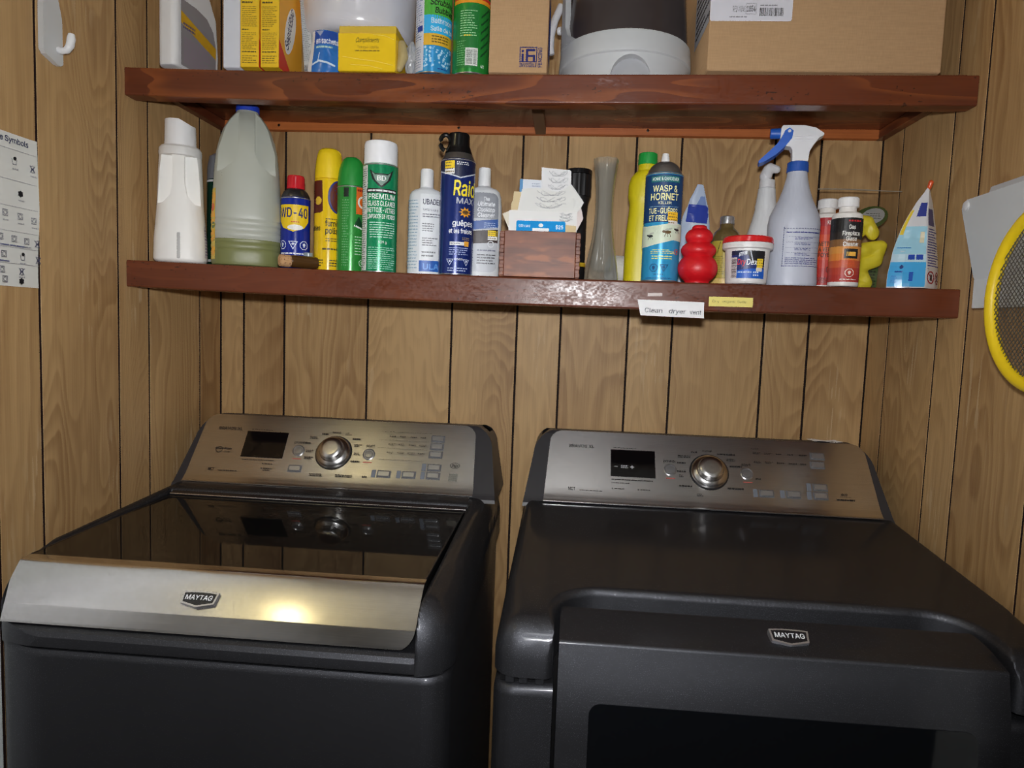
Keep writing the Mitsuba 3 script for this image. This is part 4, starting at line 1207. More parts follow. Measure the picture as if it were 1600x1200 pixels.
def paper(name, label, cat, pts, y, lean=0.06, color=(224, 224, 220), curl=0.003, th=0.0005, group=None, marks=None, seed=1, pic=None):
    """A scrap of paper standing in the box: its outline (x, z from the shelf), turned about, slightly curled."""
    poly = sg.Polygon(pts)
    v, f = tri2d(poly)
    v3, f = trimesh.remesh.subdivide_to_size(np.column_stack([v, np.zeros(len(v))]), f, 0.012)

    def put(v, off):
        x, z = v[:, 0], v[:, 1]
        yy = y + lean * (z - 0.08) * 0.6 + curl * np.sin(x * 55 + seed)
        return np.column_stack([x, yy - off, z])
    front, back = put(v3, th), put(v3, 0)
    n = len(v3)
    a = front[f]; nrm = np.cross(a[:, 1] - a[:, 0], a[:, 2] - a[:, 0])[:, 1].mean()
    f = f if nrm < 0 else f[:, ::-1]
    m = trimesh.Trimesh(np.vstack([front, back]), np.vstack([f, f[:, ::-1] + n]), process=False)
    p = Thing(name, label, cat, group, pos=(BX, BY, bz), turn=1.5)
    p.part('sheet' if marks else '', m, 'matte', color, False)
    if marks:
        class S:
            def at(self, s, tt, off):
                return put(np.column_stack([s, tt]), th + off)
        P = Print(p, S(), bsdf='matte', curved=False, base=0.0004)
        marks(P); P.done()
    return p


def scrawl(seed, x0, x1, z0, z1, color=(150, 152, 156)):
    def go(P):
        r = random.Random(seed)
        for k in range(3):
            n = 26
            cx, cz = (x0 + x1) / 2, z0 + (z1 - z0) * (k + 0.5) / 3
            line = [(cx + (x1 - x0) * 0.45 * math.cos(j * 0.5 + k) * (0.5 + 0.5 * j / n), cz + (z1 - z0) * 0.13 * math.sin(j * 1.1 + k * 2) ) for j in range(n)]
            P.poly(sg.LineString(line).buffer(0.0003, 2).buffer(0), color, 'pattern')
    return go


paper('gift_card', 'bright blue gift card with white lettering at the front of the wooden box', 'card', [(-0.0455, 0.050), (0.0455, 0.050), (0.0455, 0.1020), (0.0435, 0.1045), (-0.0435, 0.1045), (-0.0455, 0.1020)], -0.0400, 0.02, (30, 140, 208), 0.0004, 0.0008,
      marks=lambda P: P.text('Gift card', -0.0305, 0.0925, 0.0050, (214, 232, 246), 0.021).text('$25', 0.0345, 0.0905, 0.0068, (236, 244, 250), 0.014).poly(ellipse(0.000, 0.0965, 0.0045, 0.0035).union(sg.box(-0.0155, 0.0855, 0.0155, 0.0915)), (232, 236, 238), 'hanger_slot'))
paper('index_card', 'wide white index card right behind the blue gift card', 'card', [(-0.0605, 0.030), (0.0665, 0.030), (0.0665, 0.1240), (-0.0605, 0.1240)], -0.0330, 0.05, (222, 222, 220), 0.0012, marks=scrawl(2, 0.03, 0.06, 0.105, 0.122))
paper('beige_card', 'pale beige card low behind the blue gift card, at the box corner by the flashlight', 'card', [(0.044, 0.040), (0.0655, 0.040), (0.0655, 0.0975), (0.044, 0.0995)], -0.0365, 0.02, (206, 186, 146), 0.0006)
paper('paper_scrap', 'kite-shaped white scrap of paper leaning across the wooden box', 'paper', [(-0.046, 0.118), (0.000, 0.060), (0.072, 0.130), (0.0785, 0.1430), (0.054, 0.1760), (0.030, 0.1620), (-0.010, 0.1690), (-0.038, 0.1655)], -0.0260, 0.10, (216, 217, 214), 0.0035, marks=scrawl(4, -0.02, 0.05, 0.13, 0.165))
paper('folded_note', 'tall white folded note with pencil scribble, highest of the papers in the wooden box', 'paper', [(0.000, 0.080), (0.0560, 0.080), (0.0525, 0.2000), (0.0500, 0.2030), (-0.0030, 0.2075)], -0.0200, 0.03, (220, 221, 222), 0.0020, marks=scrawl(5, 0.005, 0.050, 0.165, 0.202))
paper('blue_edged_card', 'white card with a blue edge behind the scraps in the wooden box', 'card', [(-0.0440, 0.080), (0.020, 0.080), (0.020, 0.1850), (-0.0420, 0.1865)], -0.0100, 0.03, (212, 218, 226), 0.0010, marks=lambda P: P.rect(-0.0435, 0.120, -0.0375, 0.1860, (96, 146, 190), 'edge_stripe').lines(-0.020, 0.172, -0.004, 0.180, 2, (150, 160, 180), seed=3))
paper('cream_card', 'cream-coloured card sticking out of the wooden box toward the cleaner bottle', 'card', [(-0.0580, 0.080), (-0.020, 0.080), (-0.028, 0.1610), (-0.0535, 0.1620), (-0.0550, 0.1450), (-0.0580, 0.140)], -0.0160, 0.05, (206, 188, 150), 0.0015)
paper('torn_paper', 'torn off-white paper corner poking out low at the cleaner bottle side of the box', 'paper', [(-0.0735, 0.1190), (-0.0610, 0.092), (-0.030, 0.080), (-0.030, 0.128), (-0.0560, 0.1260)], -0.0230, 0.06, (214, 208, 192), 0.0020)
paper('pink_slip', 'whitish slip with a pink edge poking out at the flashlight side of the box', 'paper', [(0.040, 0.080), (0.0660, 0.088), (0.0790, 0.1150), (0.0745, 0.1330), (0.0700, 0.1460), (0.040, 0.140)], -0.0140, 0.04, (222, 210, 206), 0.0020)

# flashlight
t = stand('flashlight', 'black flashlight standing upright behind the wooden box', 'flashlight', 0.8525, -0.105, 0)
t.part('tail_ring', lathe([(0, 0.020), (0.001, 0.0225), (0.040, 0.0225), (0.041, 0.020)]), 'satin', (20, 20, 22))
t.part('band', lathe([(0.0410, 0.0220), (0.0415, 0.0232), (0.0495, 0.0232), (0.050, 0.022)]), 'satin', (206, 168, 40), label='yellow band')
t.part('barrel', lathe([(0.050, 0.0215), (0.150, 0.0215), (0.176, 0.0235), (0.190, 0.0272)]), 'satin', (24, 24, 26))
head = stack([flat(np.stack([(0.0275 + (0.0014 if k % 4 < 2 else 0)) * np.array([math.sin(k / 48 * 2 * math.pi), -math.cos(k / 48 * 2 * math.pi)]) for k in range(48)]), z) for z in (0.1905, 0.236)])
t.part('head', head, 'satin', (26, 26, 28), 20)
t.part('lens_rim', lathe([(0.2365, 0.0270), (0.237, 0.0292), (0.2455, 0.0292), (0.247, 0.0275), (0.2475, 0.024), (0.245, 0.023), (0.245, 0.001)]), 'gloss', (20, 20, 22))
t.part('switch', box(-0.007, 0.007, -0.0245, -0.020, 0.120, 0.160, 0.002), 'satin', (40, 40, 43))

# fluted glass vase
t = stand('vase', 'clear fluted glass bud vase with a flared foot', 'vase', 0.9025, -0.288, 10)
zs = np.array([0.0, 0.003, 0.012, 0.030, 0.050, 0.075, 0.105, 0.135, 0.165, 0.192, 0.212, 0.224, 0.228])
ro = np.array([0.0305, 0.0330, 0.0322, 0.0295, 0.0258, 0.0208, 0.0172, 0.0158, 0.0164, 0.0186, 0.0212, 0.0228, 0.0226])
ths = np.arange(64) / 64 * 2 * np.pi


def flute(r, z, amp, sq):
    q = r * (1 + amp * np.cos(8 * ths)) * (1 + sq * np.cos(4 * ths + np.pi))
    return np.column_stack([q * np.sin(ths), -q * np.cos(ths), np.full(64, z)])


outer_r = [flute(r, z, 0.045, 0.05 * max(0, 1 - z / 0.10)) for z, r in zip(zs, ro)]
inner_r = [flute(max(r - w, 0.003), z, 0.02, 0.0) for z, r, w in ((0.226, 0.0212, 0.0), (0.212, 0.0212, 0.0035), (0.192, 0.0186, 0.0035), (0.165, 0.0164, 0.0036), (0.135, 0.0158, 0.0038), (0.105, 0.0172, 0.0045), (0.075, 0.0208, 0.0055), (0.050, 0.0258, 0.0065), (0.030, 0.0295, 0.0085), (0.020, 0.0300, 0.0140), (0.017, 0.0300, 0.024))]
t.part('', stack(outer_r + inner_r), 'clear_glass', None, 40)

# white roll lying behind the vase
t = Thing('tape_roll', 'white roll lying on its side behind the glass vase', 'roll', pos=(0.9445, -0.165, LZ(0.9445) + 0.0312), turn=22)
t.part('', turned(moved(lathe([(0, 0.0135), (0.0005, 0.0300), (0.002, 0.031), (0.043, 0.031), (0.0445, 0.030), (0.045, 0.0135)], 40), (0, 0, -0.02)), 90, [0, 1, 0]), 'matte', (206, 204, 196))

# yellow bottle with green cap
t = stand('cleaner_bottle', 'tall yellow bottle with a bright green cap', 'bottle', 0.9875, -0.215, 4)
F = Form([(0, 0.032, 0.022, 2.8), (0.002, 0.0358, 0.026, 2.8), (0.007, 0.0375, 0.027, 2.8), (0.060, 0.0372, 0.027, 2.8), (0.110, 0.0352, 0.0265, 2.7), (0.142, 0.0325, 0.0255, 2.6), (0.158, 0.0318, 0.0252, 2.6), (0.166, 0.0335, 0.026, 2.5), (0.172, 0.0352, 0.0268, 2.4), (0.196, 0.0350, 0.0265, 2.3), (0.210, 0.0315, 0.0250, 2.1), (0.219, 0.0240, 0.022, 2.0), (0.2235, 0.0185, 0.0185, 2.0), (0.238, 0.0178, 0.0178, 2.0)], 48)
t.part('body', F.mesh(), 'satin', (206, 190, 22))
t.part('cap', lathe([(0.2345, 0.0175), (0.2355, 0.0190), (0.2545, 0.0186), (0.257, 0.0172), (0.2575, 0.001)], 36), 'satin', (30, 150, 62))

# wasp and hornet killer
t = stand('aerosol_can', 'blue wasp and hornet killer can with a bare metal dome and white nozzle', 'spray can', 1.0115, -0.296, 3)
F = tin_body(t, 0.0342, 0.1985, (52, 156, 206), 'lacquer_tin')
t.part('dome', lathe([(0.1975, 0.0335), (0.2005, 0.0320), (0.206, 0.0300), (0.213, 0.0255), (0.2185, 0.0195), (0.2215, 0.0135), (0.222, 0.001)]), 'can_metal', (170, 168, 164))
t.part('nozzle', lathe([(0.2215, 0.0078), (0.2220, 0.0082), (0.232, 0.0068), (0.2335, 0.006), (0.238, 0.0056), (0.2385, 0.001)], 24), 'satin', (226, 226, 226))
P = Print(t, F)
P.rect(-0.054, 0.108, 0.054, 0.194, (18, 60, 108), 'label').rect(-0.027, 0.180, 0.030, 0.1915, (34, 106, 110), 'label_band').text('HOME & GARDENER', 0.0015, 0.1830, 0.0058, (218, 236, 230), 0.051)
P.text('WASP &', 0.0015, 0.1630, 0.0112, (238, 234, 176), 0.047).text('HORNET', 0.0010, 0.1480, 0.0118, (240, 236, 170), 0.054).text('KILLER', 0.0015, 0.1405, 0.0045, (226, 226, 190), 0.024).rect(-0.027, 0.1360, 0.029, 0.1366, (150, 190, 210), 'rule')
P.text('TUE-GUÊPES', -0.0010, 0.1235, 0.0096, (238, 234, 176), 0.056).text('ET FRELONS', -0.0010, 0.1105, 0.0096, (238, 234, 176), 0.052)
P.poly(sg.Polygon([(-0.054, 0.062), (-0.028, 0.064), (-0.005, 0.069), (0.020, 0.076), (0.054, 0.074), (0.054, 0.1060), (0.020, 0.1075), (-0.010, 0.1020), (-0.030, 0.1010), (-0.054, 0.104)]), (206, 218, 196), 'label')
for s_, z_, k_, c_ in ((-0.022, 0.0830, 1.0, (34, 40, 44)), (0.009, 0.0900, 1.25, (96, 74, 40)), (0.028, 0.0950, 0.9, (40, 42, 44))):
    P.poly(ellipse(s_, z_, 0.0052 * k_, 0.0022 * k_).union(ellipse(s_ - 0.0055 * k_, z_ + 0.001, 0.0022 * k_, 0.0020 * k_)), c_, 'insect_picture')
    for q in (-1, 0, 1):
        P.poly(sg.LineString([(s_ + q * 0.002, z_), (s_ + q * 0.0045 * k_, z_ - 0.0065 * k_)]).buffer(0.0004), c_, 'pattern')
    P.poly(affinity.rotate(ellipse(s_ + 0.001, z_ + 0.004 * k_, 0.0062 * k_, 0.0016 * k_), 18), (176, 184, 170), 'insect_picture')
P.rect(0.0075, 0.1105, 0.0270, 0.1265, (238, 188, 44), 'price_sticker').rect(0.0085, 0.1035, 0.0275, 0.1110, (216, 214, 206), 'price_sticker').lines(0.0085, 0.1045, 0.0262, 0.1255, 4, (130, 100, 50), seed=9, fill=0.35)
P.lines(-0.020, 0.0500, 0.024, 0.0590, 3, (226, 218, 130), seed=4, center=True).lines(-0.018, 0.040, 0.022, 0.0480, 2, (226, 218, 130), seed=5, center=True)
hazard(P, -0.0125, 0.0250, 0.0078, (18, 70, 120), 'o'); hazard(P, 0.0050, 0.0250, 0.0078, (18, 70, 120), 'v'); hazard(P, 0.0275, 0.055, 0.0055, (196, 70, 60), 'o')
P.lines(-0.012, 0.0115, 0.006, 0.0150, 1, (20, 74, 124), seed=6).lines(-0.027, 0.0040, 0.028, 0.0085, 1, (30, 96, 150), seed=7)
P.done()


def pouch(t, w, d, h, color, tip=0.012, base=0.85, wob=0.002, seed=0, N=40):
    """A filled plastic pouch: lens-shaped below, flat and sealed above."""
    secs = []
    for k in range(15):
        q = k / 14
        a = w * (base + (1 - base) * math.sin(min(q / 0.35, 1) * math.pi / 2)) * (1 if q < 0.45 else 1 - (1 - tip / w) * ((q - 0.45) / 0.55) ** 1.6)
        b = d * (0.75 + 0.25 * math.sin(min(q / 0.3, 1) * math.pi / 2)) * max(1 - q ** 1.5, 0.05)
        secs.append((h * q, a, b, 1.7))
    F = Form(secs, N)
    v = F.R.reshape(-1, 3)
    n = meshkit.noise(v * 60, seed) - 0.5
    c = F.R.mean(1, keepdims=True)
    F.R = (v * [1, 1, 1] + np.column_stack([n, n * 0.6, 0 * n]) * wob * 2).reshape(F.R.shape)
    t.part('bag', F.mesh(), 'gloss', color, 50)
    return F


t = stand('refill_pouch', 'blue and white plastic pouch behind the red rubber dog toy', 'pouch', 1.0885, -0.150, 10, tilt=(4, [0, 1, 0]))
F = pouch(t, 0.034, 0.016, 0.214, (176, 190, 212), 0.006, seed=2)
P = Print(t, F, bsdf='gloss')
P.rect(-0.020, 0.135, 0.024, 0.172, (46, 66, 158), 'label_band').poly(sg.Polygon([(-0.004, 0.172), (0.016, 0.172), (0.012, 0.190), (0.004, 0.190)]), (120, 142, 192), 'label_band').rect(-0.008, 0.092, 0.024, 0.133, (196, 208, 222), 'label')
P.poly(circle_ring(0.002, 0.122, 0.005, 0.0008), (60, 78, 150), 'emblem').poly(circle_ring(0.010, 0.100, 0.007, 0.0010), (60, 78, 150), 'emblem').disc(0.010, 0.100, 0.003, (60, 78, 150)).lines(-0.006, 0.020, 0.026, 0.088, 14, (110, 126, 178), seed=4, fill=0.34).rect(0.022, 0.172, 0.028, 0.178, (196, 50, 56), 'label_band')
P.done()

# red rubber toy
t = stand('dog_toy', 'red rubber dog toy of three stacked bulges', 'toy', 1.0785, -0.312, 0)
prof = []
for k in range(0, 46):
    z = 0.1040 * k / 45
    lobes = [math.sqrt(max(R * R - ((z - zc) * sc) ** 2, 0)) for R, zc, sc in ((0.0362, 0.0270, 1.22), (0.0318, 0.0600, 1.75), (0.0250, 0.0850, 1.45))]
    r = (sum(q ** 24 for q in lobes)) ** (1 / 24)
    prof.append((z, max(r, 0.0135 if z > 0.09 else 0.022 if z < 0.004 else 0.005)))
prof = [(z, r) for z, r in prof if z < 0.1035] + [(0.1040, 0.0125), (0.1055, 0.0100), (0.1058, 0.001)]
t.part('', lathe(prof, 56), 'satin', (198, 18, 28), 50)

# amber bottle with a metal cap
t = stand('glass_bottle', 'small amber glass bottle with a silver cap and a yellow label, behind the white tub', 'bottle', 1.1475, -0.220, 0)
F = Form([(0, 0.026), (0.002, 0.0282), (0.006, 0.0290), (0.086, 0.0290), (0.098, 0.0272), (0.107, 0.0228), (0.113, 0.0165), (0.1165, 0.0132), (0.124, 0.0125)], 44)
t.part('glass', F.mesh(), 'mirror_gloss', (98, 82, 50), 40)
t.part('cap', lathe([(0.1225, 0.0122), (0.1230, 0.0135), (0.1285, 0.0135), (0.1290, 0.0128), (0.1300, 0.0128), (0.1305, 0.0135), (0.1365, 0.0132), (0.1380, 0.012), (0.1383, 0.001)], 36), 'can_metal', (206, 206, 208))
P = Print(t, F); P.rect(-0.060, 0.016, 0.060, 0.0880, (178, 158, 62), 'label').lines(-0.021, 0.022, 0.002, 0.060, 9, (110, 98, 44), seed=3, fill=0.3).rect(-0.060, 0.0030, 0.060, 0.0155, (216, 186, 110), 'label_band').poly(sg.LineString([(-0.010, 0.086), (-0.016, 0.064)]).buffer(0.0005), (60, 54, 34), 'pattern'); P.done()  # pale band at the foot paints the glow of light through the glass

# white spray bottle behind
t = stand('spray_bottle', 'white spray bottle with a dark oval emblem, half hidden behind the clear spray bottle', 'spray bottle', 1.2385, -0.148, 8)
F = Form([(0, 0.040, 0.026, 2.6), (0.003, 0.0440, 0.030, 2.6), (0.060, 0.0450, 0.031, 2.6), (0.085, 0.0425, 0.030, 2.5), (0.110, 0.0350, 0.027, 2.4), (0.140, 0.0265, 0.023, 2.2), (0.160, 0.0220, 0.020, 2.0), (0.166, 0.0205, 0.0195, 2.0), (0.171, 0.0215, 0.0205, 2.0), (0.176, 0.0200, 0.019, 2.0), (0.206, 0.0170, 0.0165, 2.0), (0.208, 0.0155, 0.0155, 2.0)], 48)
t.part('body', F.mesh(), 'satin', (214, 216, 218))
t.part('collar', lathe([(0.2085, 0.0150), (0.209, 0.0158), (0.224, 0.0150), (0.2245, 0.013)], 36), 'satin', (222, 223, 225))
t.part('spray_head', blob([((-0.004, 0, 0.232), 0.012), ((0.002, 0, 0.249), 0.0105), ((0.016, 0, 0.246), 0.008)], [(0, 1), (1, 2)], 0.004, 4), 'satin', (216, 217, 220), 50)
P = Print(t, F)
P.disc(0.010, 0.066, 0.034, (44, 42, 46), 'emblem', 0.0225).disc(0.010, 0.066, 0.0295, (190, 192, 190), 'emblem', 0.018).disc(0.011, 0.064, 0.026, (40, 40, 50), 'emblem', 0.014)
P.done()

# small white tub with a red lid
t = stand('filler_tub', 'small white tub of filler with a red lid and a blue label', 'tub', 1.1665, -0.3145, 0)
F = Form([(0, 0.0335), (0.002, 0.0355), (0.005, 0.0362), (0.062, 0.0392), (0.0625, 0.0418), (0.0640, 0.0440), (0.0680, 0.0446), (0.0735, 0.0440)], 52)
t.part('body', F.mesh(), 'satin', (216, 215, 214))
t.part('lid', lathe([(0.0738, 0.0435), (0.0742, 0.0452), (0.0830, 0.0438), (0.0850, 0.0418), (0.0842, 0.0392), (0.0842, 0.001)], 52), 'gloss', (204, 38, 40))
P = Print(t, F)
P.rect(-0.0285, 0.009, 0.034, 0.058, (30, 44, 104), 'label').rect(-0.0285, 0.050, 0.034, 0.058, (24, 32, 62), 'label').poly(sg.Polygon([(0.008, 0.036), (0.034, 0.030), (0.034, 0.058), (0.000, 0.058)]), (26, 26, 30), 'label').poly(sg.Polygon([(0.0045, 0.058), (0.0065, 0.058), (0.0125, 0.036), (0.0105, 0.036)]), (196, 200, 210), 'label_band')
P.poly(sg.Polygon([(-0.0140, 0.0470), (0.0000, 0.0515), (0.0005, 0.0575), (-0.0135, 0.0540)]), (206, 210, 216), 'label_band').text('DAP', -0.0068, 0.0490, 0.0050, (40, 46, 96), 0.0095, turn=14)
P.rect(-0.0285, 0.009, -0.0165, 0.046, (196, 190, 190), 'label').bars(-0.0275, 0.010, -0.0175, 0.045, (70, 62, 66), False)
P.text('Dry', -0.0088, 0.0330, 0.0100, (214, 50, 66), 0.014, slant=0.1).text('Dex', 0.0088, 0.0330, 0.0100, (232, 234, 238), 0.018, slant=0.1)
P.poly(sg.Polygon([(-0.016, 0.009), (0.034, 0.009), (0.034, 0.0255), (0.008, 0.0265), (-0.016, 0.0230)]), (26, 88, 186), 'label').lines(-0.0145, 0.0180, 0.009, 0.0215, 1, (206, 220, 240), seed=3, fill=0.6).lines(0.012, 0.0120, 0.022, 0.0225, 2, (206, 220, 240), seed=4, fill=0.5)
P.rect(0.0175, 0.0280, 0.0295, 0.0440, (232, 200, 56), 'price_sticker').rect(0.0165, 0.0215, 0.0285, 0.0280, (216, 212, 204), 'price_sticker').lines(0.0180, 0.0295, 0.0288, 0.0430, 3, (150, 130, 60), seed=6, fill=0.3)
P.done()

# clear spray bottle with a blue and white trigger head
SX, SY = 1.2640, -0.256
t = stand('spray_bottle', 'translucent spray bottle with a white head and a blue trigger', 'spray bottle', SX, SY, 6, scale=1.03)
F = Form([(0, 0.040, 0.036, 2.3), (0.003, 0.0450, 0.0405, 2.3), (0.010, 0.0462, 0.0415, 2.3), (0.035, 0.0445, 0.0400, 2.3), (0.060, 0.0440, 0.0395, 2.3), (0.095, 0.0455, 0.0405, 2.2), (0.116, 0.0458, 0.0405, 2.1), (0.130, 0.0435, 0.0390, 2.0), (0.143, 0.0380, 0.0350, 2.0), (0.160, 0.0300, 0.0285, 2.0), (0.180, 0.0232, 0.0225, 2.0), (0.200, 0.0185, 0.0185, 2.0), (0.212, 0.0170, 0.0170, 2.0)], 52)
t.part('body', F.mesh(), 'satin', (186, 191, 204), 40, label='translucent plastic bottle')
t.part('collar', lathe([(0.2100, 0.0175), (0.2110, 0.0192), (0.2270, 0.0182), (0.2285, 0.016)], 40), 'satin', (36, 84, 172), label='blue ring collar')
hp = sg.Polygon([(-0.0340, 0.2660), (-0.0330, 0.2890), (-0.0300, 0.2925), (0.0050, 0.2910), (0.0250, 0.2860), (0.0385, 0.2765), (0.0395, 0.2740), (0.0310, 0.2690), (0.0215, 0.2550), (0.0165, 0.2450), (0.0150, 0.2285), (-0.0110, 0.2285), (-0.0120, 0.2480), (-0.0160, 0.2545), (-0.0260, 0.2565)]).buffer(0.0012).buffer(-0.0008)
head = minus(prism(hp, 'y', -0.0135, 0.0135), box(-0.03, 0.02, -0.02, -0.0115, 0.2700, 0.2715), box(-0.03, 0.02, -0.02, -0.0115, 0.2650, 0.2663))
t.part('spray_head', head, 'satin', (222, 223, 226), 28, label='white pistol-shaped spray head')
t.part('nozzle', turned(moved(lathe([(0, 0.0085), (0.001, 0.0095), (0.017, 0.0088), (0.018, 0.008)], 28), (0, 0, -0.0500)), 90, [0, 1, 0], (0, 0, 0)) if False else moved(turned(lathe([(0, 0.0085), (0.001, 0.0095), (0.017, 0.0090), (0.0185, 0.008)], 28), -90, [0, 1, 0]), (-0.0330, 0, 0.2815)), 'satin', (38, 92, 186), label='blue nozzle')
tg = sg.Polygon([(-0.0260, 0.2830), (-0.0195, 0.2870), (-0.0135, 0.2820), (-0.0150, 0.2700), (-0.0250, 0.2560), (-0.0420, 0.2400), (-0.0600, 0.2290), (-0.0680, 0.2265), (-0.0690, 0.2295), (-0.0520, 0.2460), (-0.0390, 0.2590), (-0.0320, 0.2700)]).buffer(0.0008)
t.part('trigger', minus(prism(tg, 'y', -0.0148, 0.0148)), 'satin', (38, 96, 196), 28, label='blue trigger')
t.part('pivot_pin', moved(turned(lathe([(0, 0.0030), (0.0010, 0.0028), (0.0014, 0.0018)], 18), 90, [1, 0, 0]), (-0.0195, -0.0147, 0.2820)), 'satin', (206, 212, 220))
P = Print(t, F)
s0, s1, z0, z1 = -0.020, 0.050, 0.036, 0.104
for a in np.arange(z0, z1, 0.0042):
    P.rect(s0, a, s0 + 0.0011, a + 0.0028, (40, 50, 100), 'pattern')
for a in np.arange(s0, s1, 0.0048):
    P.rect(a, z1 - 0.0011, a + 0.0034, z1, (40, 50, 100), 'pattern')
P.rect(s0, z0, s1, z0 + 0.0009, (44, 56, 116), 'rule')
P.lines(-0.015, 0.094, 0.044, 0.099, 1, (52, 62, 122), seed=1)
for a in (0.0885, 0.0790, 0.0695, 0.0600):
    P.rect(-0.015, a, 0.046, a + 0.0004, (70, 78, 130), 'rule').lines(-0.0005, a - 0.0055, 0.030, a - 0.0005, 2, (56, 66, 128), seed=int(a * 1e4), fill=0.4)
P.lines(-0.015, 0.0390, 0.046, 0.0525, 4, (58, 68, 130), seed=7, fill=0.36)
P.done()

# two fireplace cleaner bottles
t = stand('cleaner_bottle', 'narrow red bottle with a white cap, beside the clear spray bottle', 'bottle', 1.3400, -0.212, 4, scale=1.055)
F = Form([(0, 0.0215), (0.0015, 0.0232), (0.004, 0.0236), (0.132, 0.0236), (0.137, 0.0222), (0.1395, 0.0185), (0.141, 0.0142), (0.150, 0.0136)], 44)
t.part('body', F.mesh(), 'satin', (218, 214, 208))
t.part('cap', lathe([(0.1485, 0.0146), (0.149, 0.0176), (0.1640, 0.0172), (0.1660, 0.0155), (0.1663, 0.001)], 40), 'satin', (226, 226, 226))
P = Print(t, F)
bands = [(170, 34, 32), (180, 40, 32), (192, 52, 34), (206, 72, 36), (214, 96, 40), (206, 74, 38), (186, 44, 34), (164, 30, 34)]
for k, c in enumerate(bands):
    P.rect(-0.073, 0.0080 + 0.1220 * k / 8, 0.073, 0.0080 + 0.1220 * (k + 1) / 8, c, 'label')
P.text('KEL KEM', 0.0120, 0.1180, 0.0065, (234, 230, 226), 0.024)
for txt, tt, ww in (('NETTOYANT', 0.0790, 0.040), ('À VERRE', 0.0690, 0.028), ('FOYER', 0.0590, 0.024)):
    P.text(txt, 0.0000 + ww / 2 - 0.012, tt, 0.0074, (44, 26, 18), ww)
hazard(P, 0.0100, 0.0360, 0.0080, (92, 30, 24), 'o'); P.lines(-0.014, 0.0115, 0.016, 0.022, 3, (96, 24, 24), seed=3); P.done()
t = stand('cleaner_bottle', 'narrow black and orange fireplace glass cleaner bottle with a white cap', 'bottle', 1.3385, -0.318, 2)
F = Form([(0, 0.0235), (0.0015, 0.0252), (0.004, 0.0256), (0.124, 0.0256), (0.129, 0.0245), (0.1315, 0.0205), (0.133, 0.0150), (0.143, 0.0142)], 44)
t.part('body', F.mesh(), 'satin', (220, 217, 212))
t.part('cap', lathe([(0.1415, 0.0152), (0.142, 0.0183), (0.1570, 0.0178), (0.1590, 0.0160), (0.1593, 0.001)], 40), 'satin', (228, 228, 228))
P = Print(t, F)
bands = [(168, 48, 38), (176, 58, 40), (190, 84, 46), (210, 124, 50), (206, 138, 62), (128, 88, 50), (40, 34, 32), (22, 21, 23), (22, 21, 23)]
for k, c in enumerate(bands):
    P.rect(-0.079, 0.0075 + 0.1130 * k / 9, 0.079, 0.0075 + 0.1130 * (k + 1) / 9, c, 'label')
P.lines(0.002, 0.1130, 0.024, 0.1170, 1, (196, 44, 50), seed=2, fill=0.8)
for txt, tt, ww in (('Gas', 0.1005, 0.011), ('Fireplace', 0.0895, 0.030), ('Glass', 0.0800, 0.018), ('Cleaner', 0.0705, 0.026)):
    P.text(txt, 0.0085, tt, 0.0075, (236, 234, 228), ww)
P.rect(-0.0020, 0.0490, 0.0215, 0.0660, (26, 22, 20), 'picture_frame').rect(0.0020, 0.0530, 0.0175, 0.0605, (232, 176, 70), 'flame_picture').lines(-0.008, 0.0360, 0.020, 0.0470, 4, (206, 84, 44), seed=4, fill=0.45)
hazard(P, 0.0085, 0.0235, 0.0080, (226, 206, 194), 'o'); P.lines(-0.006, 0.0095, 0.022, 0.0140, 1, (226, 214, 206), seed=5); P.done()

# bagged gloves, a packet behind them, a folded refill bag
t = Thing('rubber_gloves', 'pair of yellow rubber gloves, folded, in a clear bag beside the black bottle', 'gloves', pos=(1.436, -0.152, LZ(1.436)), turn=3, scale=1.07)
balls = [((-0.040, 0, 0.140), 0.012), ((0.004, 0, 0.132), 0.014), ((-0.030, 0, 0.100), 0.016), ((-0.018, -0.003, 0.075), 0.017), ((0.030, -0.006, 0.088), 0.012), ((0.022, -0.006, 0.062), 0.014), ((-0.010, -0.004, 0.050), 0.014), ((-0.022, 0, 0.040), 0.012), ((-0.010, 0, 0.016), 0.012), ((0.012, 0.002, 0.018), 0.011), ((0.016, 0.0, 0.112), 0.012)]
m = blob(balls, [(0, 1), (0, 2), (1, 2), (1, 10), (2, 3), (3, 4), (4, 5), (5, 6), (3, 6), (6, 7), (7, 8), (8, 9), (6, 9)], 0.0045, 10)
v = m.vertices.copy()
v[:, 1] = v[:, 1] * 0.75 + (meshkit.noise(v * 75, 5) - 0.5) * 0.006
v[:, 2] = np.maximum(v[:, 2], 0.0008)
m = trimesh.Trimesh(v, m.faces, process=False)
t.part('', m, 'satin', (230, 214, 54), True)
gx, gz = np.meshgrid(np.linspace(-0.095, 0.066, 12), np.linspace(0.002, 0.196, 14))
G = np.stack([gx, -0.040 + 0.006 * np.sin(gz * 30 + gx * 25) + 0.03 * np.clip((gz - 0.12) / 0.08, 0, 1), gz], -1)
t = Thing('clear_bag', 'clear plastic bag around the yellow gloves', 'bag', pos=(1.440, -0.140, LZ(1.440) + 0.0003), turn=0, scale=1.05)
film = trimesh.Trimesh(G.reshape(-1, 3), np.vstack([[(r * 12 + c, r * 12 + c + 1, r * 12 + c + 13), (r * 12 + c, r * 12 + c + 13, r * 12 + c + 12)] for r in range(13) for c in range(11)]), process=False)
t.part('film', film, 'clear_film', None, True)
t.part('film', moved(film, (0, 0.0605, 0)), 'clear_film', None, True)


